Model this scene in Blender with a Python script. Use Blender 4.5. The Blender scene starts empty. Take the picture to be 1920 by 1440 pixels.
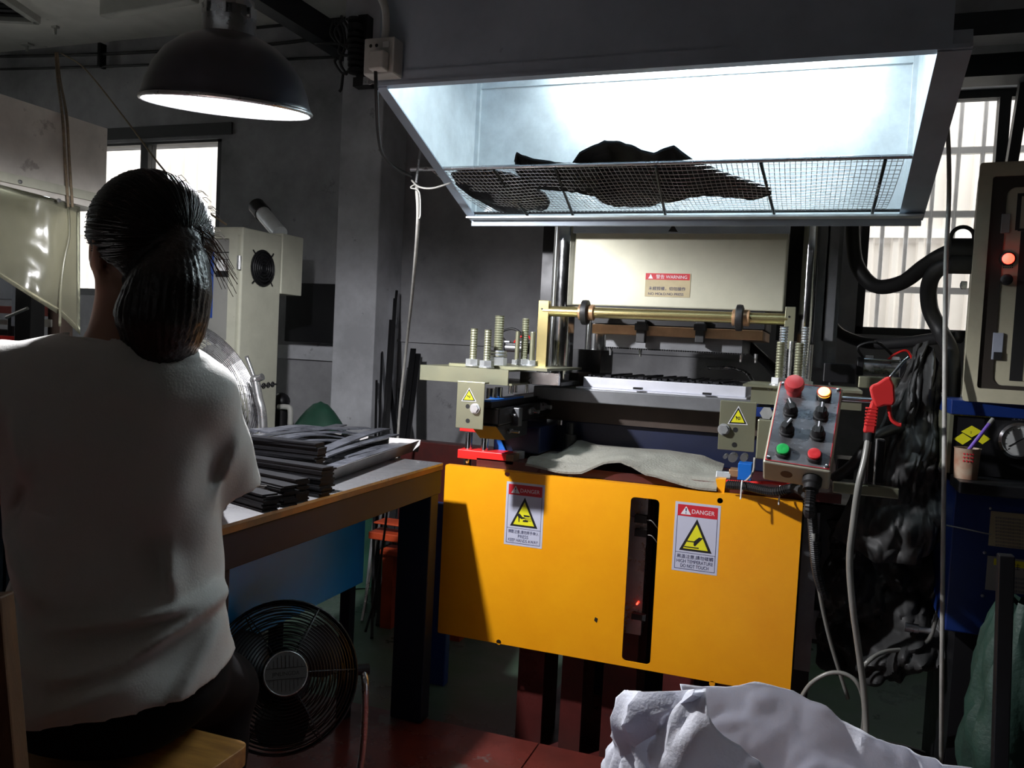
import bpy, bmesh, math, random
import numpy as np
from mathutils import Vector, Matrix, noise
random.seed(7); np.random.seed(7)
SC = bpy.context.scene
COL = SC.collection
PI = math.pi
V = Vector

# ------------------------------------------------------------------ camera
FPX, YAW, PITCH, ROLL, CAMZ = 1560.0, math.radians(19.75), math.radians(2.8), math.radians(2.85), 1.2
_f = V((-math.sin(YAW)*math.cos(PITCH), math.cos(YAW)*math.cos(PITCH), -math.sin(PITCH)))
_r0 = V((math.cos(YAW), math.sin(YAW), 0)); _u0 = _r0.cross(_f)
_r = _r0*math.cos(ROLL) + _u0*math.sin(ROLL); _u = -_r0*math.sin(ROLL) + _u0*math.cos(ROLL)
CAM = V((0, 0, CAMZ))
cd = bpy.data.cameras.new('camera'); cam = bpy.data.objects.new('camera', cd); COL.objects.link(cam)
cd.sensor_width = 36.0; cd.lens = FPX*36.0/1920.0; cd.clip_start = 0.05; cd.clip_end = 60
cam.matrix_world = Matrix(((_r.x, _u.x, -_f.x, 0), (_r.y, _u.y, -_f.y, 0), (_r.z, _u.z, -_f.z, CAMZ), (0, 0, 0, 1)))
SC.camera = cam
# ------------------------------------------------------------------ sky and exposure
w = bpy.data.worlds.new('overcast_sky'); SC.world = w; w.use_nodes = True
bg = w.node_tree.nodes['Background']; bg.inputs[0].default_value = (0.93, 0.96, 1.0, 1); bg.inputs[1].default_value = 4.0
SC.view_settings.view_transform = 'Standard'; SC.view_settings.look = 'None'
SC.view_settings.exposure = 0.0; SC.view_settings.gamma = 1.0; SC.view_settings.use_curve_mapping = False

# ------------------------------------------------------------------ measuring helpers (photo pixel on a known plane -> metres)
def ray(x, y): return _f + _r*((x-960)/FPX) - _u*((y-720)/FPX)
def W(x, y, Y=None, X=None, Z=None, t=None):
    d = ray(x, y)
    if t is None:
        t = Y/d.y if Y is not None else (X/d.x if X is not None else (Z-CAMZ)/d.z)
    return CAM + d*t

# ------------------------------------------------------------------ materials
def new_mat(name):
    m = bpy.data.materials.new(name); m.use_nodes = True
    return m, m.node_tree.nodes, m.node_tree.links, m.node_tree.nodes['Principled BSDF']
def mat(name, col, rough=0.5, metal=0.0, var=0.0, scale=8.0, bump=0.0, bscale=60.0, col2=None, spots=None, spot_scale=14.0, spot_thr=0.66, stretch=None, coat=0.0, spec=0.5, trans=0.0, emit=None, estr=0.0, alpha=1.0, rvar=0.0, sss=0.0):
    m, N, L, b = new_mat(name)
    b.inputs['Roughness'].default_value = rough; b.inputs['Metallic'].default_value = metal
    b.inputs['Specular IOR Level'].default_value = spec
    if coat: b.inputs['Coat Weight'].default_value = coat; b.inputs['Coat Roughness'].default_value = 0.12
    if trans: b.inputs['Transmission Weight'].default_value = trans
    if sss: b.inputs['Subsurface Weight'].default_value = sss; b.inputs['Subsurface Radius'].default_value = (0.02, 0.008, 0.004)
    if alpha < 1: b.inputs['Alpha'].default_value = alpha
    if emit: b.inputs['Emission Color'].default_value = (*emit, 1); b.inputs['Emission Strength'].default_value = estr
    c = (*col, 1)
    b.inputs['Base Color'].default_value = c
    if var or bump or spots or rvar:
        tc = N.new('ShaderNodeTexCoord'); src = tc.outputs['Object']
        if stretch:
            mp = N.new('ShaderNodeMapping'); mp.inputs['Scale'].default_value = stretch; L.new(src, mp.inputs[0]); src = mp.outputs[0]
        out = None
        if var or rvar:
            n = N.new('ShaderNodeTexNoise'); n.inputs['Scale'].default_value = scale; n.inputs['Detail'].default_value = 6; n.inputs['Roughness'].default_value = 0.62
            L.new(src, n.inputs['Vector'])
            if rvar:
                mr = N.new('ShaderNodeMapRange'); mr.inputs[1].default_value = .3; mr.inputs[2].default_value = .7
                mr.inputs[3].default_value = max(0, rough-rvar); mr.inputs[4].default_value = min(1, rough+rvar)
                L.new(n.outputs[0], mr.inputs[0]); L.new(mr.outputs[0], b.inputs['Roughness'])
            mx = N.new('ShaderNodeMix'); mx.data_type = 'RGBA'
            rp = N.new('ShaderNodeMapRange'); rp.inputs[1].default_value = .35; rp.inputs[2].default_value = .68
            L.new(n.outputs[0], rp.inputs[0]); L.new(rp.outputs[0], mx.inputs[0])
            k = 1-var
            mx.inputs[6].default_value = c
            mx.inputs[7].default_value = (*(col2 or tuple(v*k for v in col)), 1)
            out = mx.outputs[2]
        if spots:
            n2 = N.new('ShaderNodeTexNoise'); n2.inputs['Scale'].default_value = spot_scale; n2.inputs['Detail'].default_value = 8; n2.inputs['Roughness'].default_value = .7
            L.new(src, n2.inputs['Vector'])
            r2 = N.new('ShaderNodeMapRange'); r2.inputs[1].default_value = spot_thr; r2.inputs[2].default_value = spot_thr+.05
            L.new(n2.outputs[0], r2.inputs[0])
            m2 = N.new('ShaderNodeMix'); m2.data_type = 'RGBA'
            L.new(r2.outputs[0], m2.inputs[0]); m2.inputs[6].default_value = c; m2.inputs[7].default_value = (*spots, 1)
            if out: L.new(out, m2.inputs[6])
            out = m2.outputs[2]
        if out: L.new(out, b.inputs['Base Color'])
        if bump:
            n3 = N.new('ShaderNodeTexNoise'); n3.inputs['Scale'].default_value = bscale; n3.inputs['Detail'].default_value = 4
            L.new(src, n3.inputs['Vector'])
            bp = N.new('ShaderNodeBump'); bp.inputs['Strength'].default_value = bump; bp.inputs['Distance'].default_value = .004
            L.new(n3.outputs[0], bp.inputs['Height']); L.new(bp.outputs[0], b.inputs['Normal'])
    return m
def glow(name, col, s): return mat(name, (0.8, 0.8, 0.8), emit=col, estr=s)
def set_backside(name, front, back):
    m, N, L, b = new_mat(name); return m
M = {}
M['wall'] = mat('wall_paint', (.38, .38, .40), .85, var=.5, scale=2.2, bump=.25, bscale=25, spots=(.20, .20, .21), spot_scale=5, spot_thr=.62)
M['farwall'] = mat('low_bounce_unseen_wall', (.10, .10, .10), .9)  # kept dark so the unseen walls bounce little light
M['column'] = mat('column_paint', (.60, .61, .65), .85, var=.4, scale=3, bump=.3, bscale=22, spots=(.30, .30, .32), spot_scale=9, spot_thr=.63)
M['ceil'] = mat('ceiling_plaster', (.84, .82, .78), .9, var=.3, scale=1.6, spots=(.42, .41, .39), spot_scale=3, spot_thr=.64, bump=.15)
M['floor'] = mat('floor_paint', (.10, .12, .115), .32, var=.6, scale=2.3, col2=(.055, .115, .06), spots=(.2, .24, .21), spot_scale=6, spot_thr=.66, bump=.08, rvar=.15)
M['dred'] = mat('dark_red_steel', (.105, .022, .02), .38, .1, var=.55, scale=6, spots=(.05, .03, .03), spot_thr=.6, rvar=.14, bump=.05)
M['platform'] = mat('red_platform_paint', (.14, .028, .022), .3, .1, var=.6, scale=4, spots=(.10, .085, .08), spot_thr=.58, spot_scale=5, rvar=.15, bump=.1)
M['dbeam'] = mat('dark_steel_beam', (.02, .023, .03), .55, .2, var=.3)
M['blackm'] = mat('black_metal', (.012, .012, .014), .42, .3, var=.3, rvar=.1)
M['blackp'] = mat('black_plastic', (.012, .012, .013), .5)
M['rubber'] = mat('black_rubber', (.008, .008, .010), .55, spec=.22, var=.4, scale=20, bump=.2, bscale=80)
M['strip'] = mat('dusty_rubber_strip', (.040, .042, .050), .34, var=.5, scale=30, col2=(.10, .105, .125), bump=.2, bscale=90, rvar=.1)
M['yellow'] = mat('yellow_orange_enamel', (.90, .385, .006), .36, var=.10, scale=5, col2=(.84, .33, .005), spots=(.22, .10, .01), spot_scale=26, spot_thr=.765, bump=.04, bscale=140)
M['galv'] = mat('galvanised_sheet', (.80, .84, .86), .42, .25, var=.3, scale=9, spots=(.66, .70, .71), spot_scale=24, spot_thr=.66, rvar=.08)
M['hoodpaint'] = mat('grey_hood_paint', (.38, .44, .52), .45, .1, var=.25, scale=5, spots=(.27, .31, .37), spot_thr=.66)
M['steel'] = mat('brushed_steel', (.55, .55, .56), .3, .9, var=.25, scale=20, rvar=.1)
M['chrome'] = mat('polished_chrome', (.75, .76, .78), .14, 1.0, var=.2, scale=14, rvar=.05)
M['zinc'] = mat('zinc_plated_nut', (.72, .74, .76), .32, .7, var=.2, scale=30)
M['olive'] = mat('yellow_zinc_plate', (.29, .295, .21), .36, .6, var=.3, scale=9, col2=(.28, .275, .18), rvar=.08)
M['brasszn'] = mat('brass_coloured_rod', (.62, .52, .24), .25, .9, var=.2, scale=12)
M['cream'] = mat('cream_plated_press_head', (.54, .525, .41), .42, .3, var=.22, scale=3.5, spots=(.16, .15, .11), spot_scale=32, spot_thr=.755, rvar=.05)
M['copper'] = mat('copper_heat_plate', (.60, .36, .20), .42, .6, var=.4, scale=9)
M['graypl'] = mat('grey_platen_steel', (.19, .195, .205), .45, .5, var=.35, scale=8)
M['silver'] = mat('milled_aluminium', (.72, .73, .80), .42, .5, var=.15, scale=9)
M['navy'] = mat('navy_enamel', (.005, .010, .042), .45, var=.3)
M['blue'] = mat('blue_enamel', (.008, .13, .52), .38, var=.12, scale=5)
M['bluebox'] = mat('bright_blue_enamel', (.006, .30, .85), .42, var=.12, scale=4, spots=(.005, .02, .06), spot_scale=9, spot_thr=.735)
M['bluedk'] = mat('deep_blue_enamel', (.005, .025, .15), .4, var=.3, scale=4)
M['red'] = mat('red_enamel', (.72, .018, .016), .4, var=.12)
M['orange'] = mat('orange_red_enamel', (.55, .07, .02), .45, var=.4)
M['brown'] = mat('brown_steel', (.06, .04, .03), .55, .2, var=.4)
M['tabletop'] = mat('worn_steel_tabletop', (.40, .40, .42), .33, .75, var=.5, scale=7, col2=(.20, .20, .21), spots=(.10, .10, .10), spot_scale=8, spot_thr=.66, rvar=.12)
M['rustedge'] = mat('rusty_table_edge', (.34, .15, .04), .5, .4, var=.7, scale=5, col2=(.10, .075, .055))
M['tableleg'] = mat('dark_blue_table_frame', (.008, .014, .030), .5, .0, spec=.25, var=.35, scale=5)
M['felt'] = mat('grey_felt_cloth', (.32, .31, .265), .95, var=.3, scale=10, bump=.7, bscale=160, spots=(.17, .16, .13), spot_scale=16, spot_thr=.64)
M['shirt'] = mat('white_cotton_knit', (.64, .625, .60), .9, var=.08, scale=5, bump=.12, bscale=300, sss=.0)
M['trouser'] = mat('black_trouser_cloth', (.006, .006, .007), .95, spec=.1)
M['skin'] = mat('skin', (.50, .27, .19), .5, var=.12, scale=10, sss=.15)
M['hair'] = mat('dark_brown_hair', (.012, .009, .009), .36, spec=.6, var=.3, scale=60, bump=.3, bscale=260)
M['wood'] = mat('varnished_wood', (.50, .25, .06), .42, var=.5, scale=5, stretch=(2, 14, 14), col2=(.30, .13, .03), spots=(.72, .62, .5), spot_scale=11, spot_thr=.70, bump=.1)
M['woodbrown'] = mat('brown_wood_board', (.16, .075, .03), .6, var=.4, scale=4, stretch=(12, 12, 1.5), bump=.15)
M['cabinet'] = mat('pale_cabinet_enamel', (.54, .54, .44), .48, var=.25, scale=4, spots=(.20, .19, .14), spot_scale=9, spot_thr=.665, rvar=.05)
M['cabinet2'] = mat('cream_cabinet_enamel', (.50, .47, .34), .48, var=.35, scale=4, spots=(.14, .12, .08), spot_scale=16, spot_thr=.68)
M['cabgrey'] = mat('grey_panel_face', (.30, .30, .28), .45, var=.2, scale=6)
M['sack'] = mat('woven_white_polypropylene', (.90, .91, .97), .5, var=.08, scale=14, bump=.35, bscale=200)
M['gsack'] = mat('green_woven_sack', (.014, .045, .032), .6, var=.4, scale=10, bump=.35, bscale=120)
M['gtarp'] = mat('dark_green_tarpaulin', (.02, .09, .055), .6, var=.4, scale=8, bump=.2)
M['film'] = mat('dusty_dark_film', (.045, .045, .045), .55, var=.6, scale=6, bump=.35, bscale=18, spec=.35)
M['clearfilm'] = mat('yellowed_clear_film', (.50, .49, .36), .25, var=.2, scale=3, trans=.85, bump=.5, bscale=7, spec=.4)
M['oldhood'] = mat('stained_duct_metal', (.80, .76, .69), .6, .05, var=.4, scale=2.6, spots=(.34, .31, .28), spot_scale=7, spot_thr=.62, bump=.1)
M['whitepl'] = mat('aged_white_plastic', (.50, .50, .47), .5, var=.15)
M['white'] = mat('white_paint', (.8, .8, .8), .4)
M['redpl'] = mat('red_gun_plastic', (.62, .03, .03), .38, var=.15)
M['lavender'] = mat('sticker_silver_film', (.55, .56, .68), .42, .1)
M['inkred'] = mat('red_print', (.52, .018, .03), .45)
M['inkdk'] = mat('dark_blue_print', (.03, .035, .10), .5)
M['inkblk'] = mat('black_print', (.012, .012, .012), .5)
M['inkyel'] = mat('yellow_print', (.74, .70, .02), .45)
M['inkwht'] = mat('white_print', (.72, .72, .76), .45)
M['tan'] = mat('faded_sticker', (.46, .38, .22), .5, var=.3)
M['glass'] = None
M['lampout'] = mat('dark_lamp_enamel', (.055, .058, .075), .3, .2, var=.25, scale=6, coat=.2)
M['lampin'] = mat('white_reflector_enamel', (.9, .9, .92), .35)
M['bulb'] = glow('lit_bulb', (.92, .95, 1.0), 25.0)
M['tube'] = glow('lit_fluorescent_tube', (.80, .95, 1.0), 96.0)
M['ledred'] = glow('lit_red_lamp', (1.0, .03, .015), 9.0)
M['ledyel'] = glow('lit_amber_lamp', (1.0, .50, .01), 1.6)
M['fence'] = mat('painted_corrugated_metal', (.80, .74, .68), .6, var=.12, scale=2)
M['winframe'] = mat('dark_window_frame', (.05, .052, .055), .5, .2, var=.2)
M['bar'] = mat('white_window_bar', (.86, .84, .82), .5, var=.2)
M['ground'] = mat('pale_concrete_ground', (.78, .76, .72), .9, var=.2)
M['rope'] = mat('twisted_rope', (.26, .20, .13), .9, var=.4, scale=60)
M['cablew'] = mat('pale_cable', (.42, .41, .38), .5, var=.3, scale=20)
M['hosegrey'] = mat('translucent_air_hose', (.24, .24, .22), .3, var=.2)
M['pinkred'] = mat('faded_red_plate', (.62, .16, .14), .5, var=.2)
M['palegrey'] = mat('pale_blue_grey_paint', (.35, .38, .45), .5, var=.2)
M['purple'] = mat('purple_plastic', (.16, .08, .42), .3)
M['cupm'] = mat('dirty_plastic_cup', (.42, .33, .24), .5, var=.5, scale=30, col2=(.34, .16, .10))
# thin woven plastic lets some light through
_n, _l, _b = M['sack'].node_tree.nodes, M['sack'].node_tree.links, M['sack'].node_tree.nodes['Principled BSDF']
_t = _n.new('ShaderNodeBsdfTranslucent'); _t.inputs[0].default_value = (.9, .92, .99, 1); _m = _n.new('ShaderNodeMixShader'); _m.inputs[0].default_value = .42
_l.new(_b.outputs[0], _m.inputs[1]); _l.new(_t.outputs[0], _m.inputs[2]); _l.new(_m.outputs[0], _n['Material Output'].inputs[0])
g, N, L, b = new_mat('window_glass'); M['glass'] = g
N.remove(b); tr = N.new('ShaderNodeBsdfTransparent'); gl = N.new('ShaderNodeBsdfGlossy'); mx = N.new('ShaderNodeMixShader'); fr = N.new('ShaderNodeFresnel')
gl.inputs['Roughness'].default_value = .03; tr.inputs[0].default_value = (.95, .95, .93, 1)
ge = N.new('ShaderNodeNewGeometry'); mth = N.new('ShaderNodeMath'); mth.operation = 'SUBTRACT'; mth.inputs[0].default_value = 1.0
L.new(ge.outputs['Backfacing'], mth.inputs[1]); mt2 = N.new('ShaderNodeMath'); mt2.operation = 'MULTIPLY'; L.new(fr.outputs[0], mt2.inputs[0]); L.new(mth.outputs[0], mt2.inputs[1])
L.new(mt2.outputs[0], mx.inputs[0]); L.new(tr.outputs[0], mx.inputs[1]); L.new(gl.outputs[0], mx.inputs[2]); L.new(mx.outputs[0], N['Material Output'].inputs[0])

# ------------------------------------------------------------------ mesh building
def frame_from(z, hint=V((0, 0, 1))):
    z = V(z).normalized()
    if abs(z.dot(hint)) > .98: hint = V((1, 0, 0)) if abs(z.x) < .9 else V((0, 1, 0))
    x = hint.cross(z).normalized(); y = z.cross(x)
    return x, y, z
class MB:
    def __init__(s): s.v = []; s.f = []
    def quad_box(s, c):
        i = len(s.v); s.v += [tuple(p) for p in c]
        s.f += [(i, i+3, i+2, i+1), (i+4, i+5, i+6, i+7), (i, i+1, i+5, i+4), (i+1, i+2, i+6, i+5), (i+2, i+3, i+7, i+6), (i+3, i, i+4, i+7)]
        return s
    def box(s, x0, x1, y0, y1, z0, z1):
        if x0 > x1: x0, x1 = x1, x0
        if y0 > y1: y0, y1 = y1, y0
        if z0 > z1: z0, z1 = z1, z0
        return s.quad_box([(x0, y0, z0), (x1, y0, z0), (x1, y1, z0), (x0, y1, z0), (x0, y0, z1), (x1, y0, z1), (x1, y1, z1), (x0, y1, z1)])
    def fbox(s, x0, y0, x1, y1, Y, d):
        p, q = W(x0, y0, Y=Y), W(x1, y1, Y=Y)
        return s.box(p.x, q.x, Y, Y+d, q.z, p.z)
    def obox(s, o, ax, ay, az, x0, x1, y0, y1, z0, z1):
        P = lambda a, b, c: V(o)+V(ax)*a+V(ay)*b+V(az)*c
        return s.quad_box([P(x0, y0, z0), P(x1, y0, z0), P(x1, y1, z0), P(x0, y1, z0), P(x0, y0, z1), P(x1, y0, z1), P(x1, y1, z1), P(x0, y1, z1)])
    def bar(s, a, b, wx, wy, hint=V((0, 0, 1))):
        a, b = V(a), V(b); x, y, z = frame_from(b-a, hint); l = (b-a).length
        return s.obox(a, x, y, z, -wx/2, wx/2, -wy/2, wy/2, 0, l)
    def cyl(s, a, b, r, r2=None, n=16, caps=True):
        a, b = V(a), V(b); r2 = r if r2 is None else r2
        return s.loft([(a, r), (b, r2)], frame_from(b-a), n, caps)
    def loft(s, rings, fr, n=16, caps=True):
        x, y, z = fr; i0 = len(s.v)
        for c, r in rings:
            for k in range(n):
                a = 2*PI*k/n; s.v.append(tuple(V(c)+x*(r*math.cos(a))+y*(r*math.sin(a))))
        for j in range(len(rings)-1):
            for k in range(n):
                p = i0+j*n+k; q = i0+j*n+(k+1) % n
                s.f.append((p, q, q+n, p+n))
        if caps:
            s.f.append(tuple(range(i0+n-1, i0-1, -1))); e = i0+(len(rings)-1)*n
            s.f.append(tuple(range(e, e+n)))
        return s
    def lathe(s, prof, o, axis=(0, 0, 1), n=24, caps=False):
        z = V(axis).normalized()
        return s.loft([(V(o)+z*h, r) for r, h in prof], frame_from(z), n, caps)
    def hexa(s, a, b, r): return s.cyl(a, b, r, n=6)
    def tube(s, pts, r, n=8, caps=True, rad=None):
        pts = [V(p) for p in pts]; i0 = len(s.v); m = len(pts)
        x = None
        for j, p in enumerate(pts):
            t = (pts[min(j+1, m-1)]-pts[max(j-1, 0)]).normalized()
            if x is None: x, y, _ = frame_from(t)
            else:
                x = (x-t*x.dot(t)).normalized(); y = t.cross(x)
            rr = rad(j/(m-1)) if rad else r
            for k in range(n):
                a = 2*PI*k/n; s.v.append(tuple(p+x*(rr*math.cos(a))+y*(rr*math.sin(a))))
        for j in range(m-1):
            for k in range(n):
                p = i0+j*n+k; q = i0+j*n+(k+1) % n
                s.f.append((p, q, q+n, p+n))
        if caps:
            s.f.append(tuple(range(i0+n-1, i0-1, -1))); e = i0+(m-1)*n; s.f.append(tuple(range(e, e+n)))
        return s
    def ring(s, c, axis, R, r, n=32, k=6):
        x, y, z = frame_from(axis); i0 = len(s.v)
        for j in range(n):
            a = 2*PI*j/n; d = x*math.cos(a)+y*math.sin(a)
            for q in range(k):
                b = 2*PI*q/k; s.v.append(tuple(V(c)+d*(R+r*math.cos(b))+z*(r*math.sin(b))))
        for j in range(n):
            for q in range(k):
                A = i0+j*k+q; B = i0+j*k+(q+1) % k; C2 = i0+((j+1) % n)*k+(q+1) % k; D = i0+((j+1) % n)*k+q
                s.f.append((A, D, C2, B))
        return s
    def prism(s, poly, o, ax, ay, az, d):
        i0 = len(s.v); n = len(poly)
        for h in (0, d):
            for a, b in poly: s.v.append(tuple(V(o)+V(ax)*a+V(ay)*b+V(az)*h))
        s.f.append(tuple(range(i0+n-1, i0-1, -1))); s.f.append(tuple(range(i0+n, i0+2*n)))
        for k in range(n):
            q = (k+1) % n; s.f.append((i0+k, i0+q, i0+n+q, i0+n+k))
        return s
    def sphere(s, c, r, n=12, m=8, sc=(1, 1, 1)):
        rings = []; i0 = len(s.v)
        for j in range(1, m):
            th = PI*j/m
            for k in range(n):
                a = 2*PI*k/n
                s.v.append((c[0]+r*sc[0]*math.sin(th)*math.cos(a), c[1]+r*sc[1]*math.sin(th)*math.sin(a), c[2]+r*sc[2]*math.cos(th)))
        T = len(s.v); s.v.append((c[0], c[1], c[2]+r*sc[2])); B = len(s.v); s.v.append((c[0], c[1], c[2]-r*sc[2]))
        for j in range(m-2):
            for k in range(n):
                p = i0+j*n+k; q = i0+j*n+(k+1) % n; s.f.append((p, p+n, q+n, q))
        for k in range(n):
            s.f.append((T, i0+k, i0+(k+1) % n)); e = i0+(m-2)*n; s.f.append((B, e+(k+1) % n, e+k))
        return s
    def grid(s, fn, nu, nv, thick=0.0):
        """surface fn(u,v)->point, optionally given a thickness along the normal"""
        P = [[V(fn(i/(nu-1), j/(nv-1))) for j in range(nv)] for i in range(nu)]
        i0 = len(s.v); idx = lambda i, j: i0+i*nv+j
        for r_ in P: s.v += [tuple(p) for p in r_]
        for i in range(nu-1):
            for j in range(nv-1): s.f.append((idx(i, j), idx(i+1, j), idx(i+1, j+1), idx(i, j+1)))
        if thick:
            i1 = len(s.v); jdx = lambda i, j: i1+i*nv+j
            for i in range(nu):
                for j in range(nv):
                    a = P[min(i+1, nu-1)][j]-P[max(i-1, 0)][j]; b = P[i][min(j+1, nv-1)]-P[i][max(j-1, 0)]
                    nn = a.cross(b)
                    nn = nn.normalized() if nn.length > 1e-9 else V((0, 0, 1))
                    s.v.append(tuple(P[i][j]-nn*thick))
            for i in range(nu-1):
                for j in range(nv-1): s.f.append((jdx(i, j), jdx(i, j+1), jdx(i+1, j+1), jdx(i+1, j)))
            for i in range(nu-1):
                s.f.append((idx(i, 0), jdx(i, 0), jdx(i+1, 0), idx(i+1, 0))); s.f.append((idx(i, nv-1), idx(i+1, nv-1), jdx(i+1, nv-1), jdx(i, nv-1)))
            for j in range(nv-1):
                s.f.append((idx(0, j), idx(0, j+1), jdx(0, j+1), jdx(0, j))); s.f.append((idx(nu-1, j), jdx(nu-1, j), jdx(nu-1, j+1), idx(nu-1, j+1)))
        return s
    def mesh(s, name):
        me = bpy.data.meshes.new(name); me.from_pydata(s.v, [], s.f); me.validate(); return me
    def build(s, name, m, parent=None, smooth=False, bevel=0.0, label=None):
        me = s.mesh(name)
        return put(name, me, m, parent, smooth, bevel, label)
def put(name, me, m, parent=None, smooth=False, bevel=0.0, label=None):
    if m is not None: me.materials.append(M[m] if isinstance(m, str) else m)
    o = bpy.data.objects.new(name, me); COL.objects.link(o)
    if smooth:
        me.polygons.foreach_set('use_smooth', [True]*len(me.polygons))
        if smooth == 'auto':
            me.set_sharp_from_angle(angle=math.radians(40))
    if bevel:
        bv = o.modifiers.new('bevel', 'BEVEL'); bv.width = bevel; bv.segments = 2; bv.limit_method = 'ANGLE'
    if parent is not None:
        o.parent = parent
        if parent.type == 'EMPTY': o.matrix_parent_inverse = parent.matrix_basis.inverted()
    if label: o['label'] = label
    return o
def tag(o, label, cat, group=None, kind=None):
    o['label'] = label
    if cat: o['category'] = cat
    if group: o['group'] = group
    if kind: o['kind'] = kind
    return o
def thing(name, label, cat, loc=(0, 0, 0), group=None):
    o = bpy.data.objects.new(name, None); COL.objects.link(o); o.location = loc; o.empty_display_size = .05
    o.matrix_basis = Matrix.Translation(V(loc))
    return tag(o, label, cat, group)
def struct(name, mb, m, **k):
    o = mb.build(name, m, **k); o['kind'] = 'structure'; return o
def text_mesh(name, body, size, o, ax, ay, m, parent, align='LEFT', width=None):
    """flat lettering laid on the plane o + ax*x + ay*y"""
    c = bpy.data.curves.new(name, 'FONT'); c.body = body; c.size = 1.0; c.align_x = 'LEFT'
    t = bpy.data.objects.new(name, c); COL.objects.link(t); bpy.context.view_layer.update()
    dg = bpy.context.evaluated_depsgraph_get(); me = bpy.data.meshes.new_from_object(t.evaluated_get(dg))
    bpy.data.objects.remove(t); bpy.data.curves.remove(c)
    n = len(me.vertices); co = np.empty(n*3); me.vertices.foreach_get('co', co); co = co.reshape(-1, 3)
    x0, x1 = co[:, 0].min(), co[:, 0].max(); wd = x1-x0
    sx = size if width is None else width/wd
    a = (co[:, 0]-x0)*sx; b = co[:, 1]*size
    if align == 'CENTER': a -= wd*sx/2
    ax, ay, o = np.array(ax), np.array(ay), np.array(o)
    out = o[None]+a[:, None]*ax[None]+b[:, None]*ay[None]
    me.vertices.foreach_set('co', out.ravel()); me.update(); me.name = name
    return put(name, me, m, parent)
def smoothpath(pts, n=8):
    """Catmull-Rom through the points"""
    P = [V(p) for p in pts]; P = [P[0]*2-P[1]]+P+[P[-1]*2-P[-2]]; out = []
    for i in range(1, len(P)-2):
        for k in range(n):
            t = k/n; a, b, c, d = P[i-1:i+3]
            out.append(.5*((2*b)+(c-a)*t+(2*a-5*b+4*c-d)*t*t+(3*b-a-3*c+d)*t**3))
    out.append(P[-2]); return out
def plate(outer, holes, o, ax, ay, az, d):
    """a flat plate with holes; 2D loops on o+ax*x+ay*y, thickness d along az"""
    bm = bmesh.new(); loops = []
    for lp in [outer]+holes:
        vs = [bm.verts.new(V(o)+V(ax)*a+V(ay)*b) for a, b in lp]
        es = [bm.edges.new((vs[i], vs[(i+1) % len(vs)])) for i in range(len(vs))]; loops += es
    r = bmesh.ops.triangle_fill(bm, use_beauty=True, use_dissolve=False, edges=loops)
    fs = [f for f in bm.faces]
    e = bmesh.ops.extrude_face_region(bm, geom=fs)
    bmesh.ops.translate(bm, verts=[v for v in e['geom'] if isinstance(v, bmesh.types.BMVert)], vec=V(az)*d)
    bmesh.ops.recalc_face_normals(bm, faces=bm.faces)
    me = bpy.data.meshes.new('plate'); bm.to_mesh(me); bm.free(); return me
def crease(x, y, z):
    """folded-paper facets: distance between the two nearest random points"""
    d = noise.voronoi(V((x, y, z)))[0]; return min(1.0, d[1]-d[0])
def rrect(x0, x1, y0, y1, r, n=5):
    out = []
    for cx, cy, a0 in ((x1-r, y1-r, 0), (x0+r, y1-r, 90), (x0+r, y0+r, 180), (x1-r, y0+r, 270)):
        for k in range(n+1):
            a = math.radians(a0+90*k/n); out.append((cx+r*math.cos(a), cy+r*math.sin(a)))
    return out
def circ(cx, cy, r, n=16): return [(cx+r*math.cos(2*PI*k/n), cy+r*math.sin(2*PI*k/n)) for k in range(n)]
XA, YA, ZA = V((1, 0, 0)), V((0, 1, 0)), V((0, 0, 1))

# ================================================================== the setting
WY = 4.2; CEIL = 3.0
w1r = W(416, 258, Y=WY).x; w1t = W(414, 259, Y=WY).z; w1l = w1r-1.35; w1b = w1t-.98
w2l = W(1607, 560, Y=WY).x; w2b = W(1607, 626, Y=WY).z; w2t = W(1800, 168, Y=WY).z; w2r = 2.35
mb = MB(); XL, XR = -6.2, 3.2; WT = .2
mb.box(XL, w1l, WY, WY+WT, 0, CEIL); mb.box(w1l, w1r, WY, WY+WT, 0, w1b); mb.box(w1l, w1r, WY, WY+WT, w1t, CEIL)
mb.box(w1r, w2l, WY, WY+WT, 0, CEIL); mb.box(w2l, w2r, WY, WY+WT, 0, w2b); mb.box(w2l, w2r, WY, WY+WT, w2t, CEIL); mb.box(w2r, XR, WY, WY+WT, 0, CEIL)
struct('wall_back', mb, 'wall')
lw = MB(); SY0, SY1, SZ0, SZ1 = 2.0, 3.2, 1.35, 2.35
for (a, b_, c, d_) in ((-5, SY0, 0, CEIL), (SY1, WY+WT, 0, CEIL), (SY0, SY1, 0, SZ0), (SY0, SY1, SZ1, CEIL)): lw.box(XL-.2, XL, a, b_, c, d_)
struct('wall_left', lw, 'farwall')
w3 = bpy.data.objects.new('added_side_window', None); COL.objects.link(w3); w3.matrix_basis = Matrix.Translation(V((XL, SY0, SZ0))); w3['kind'] = 'structure'  # made-up window out of view, added so daylight reaches the ceiling
f3 = MB(); f3.box(XL-.08, XL-.02, SY0, SY1, SZ1-.05, SZ1); f3.box(XL-.08, XL-.02, SY0, SY1, SZ0, SZ0+.05); f3.box(XL-.08, XL-.02, SY0, SY0+.05, SZ0, SZ1); f3.box(XL-.08, XL-.02, SY1-.05, SY1, SZ0, SZ1)
f3.build('window_frame', 'winframe', w3); MB().box(XL-.055, XL-.049, SY0+.05, SY1-.05, SZ0+.05, SZ1-.05).build('pane', 'glass', w3)
struct('added_side_ground', MB().box(-15, XL-.2, -5, WY+WT, -.15, 0), 'ground')  # unseen pale ground added to bounce daylight up through that window
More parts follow.
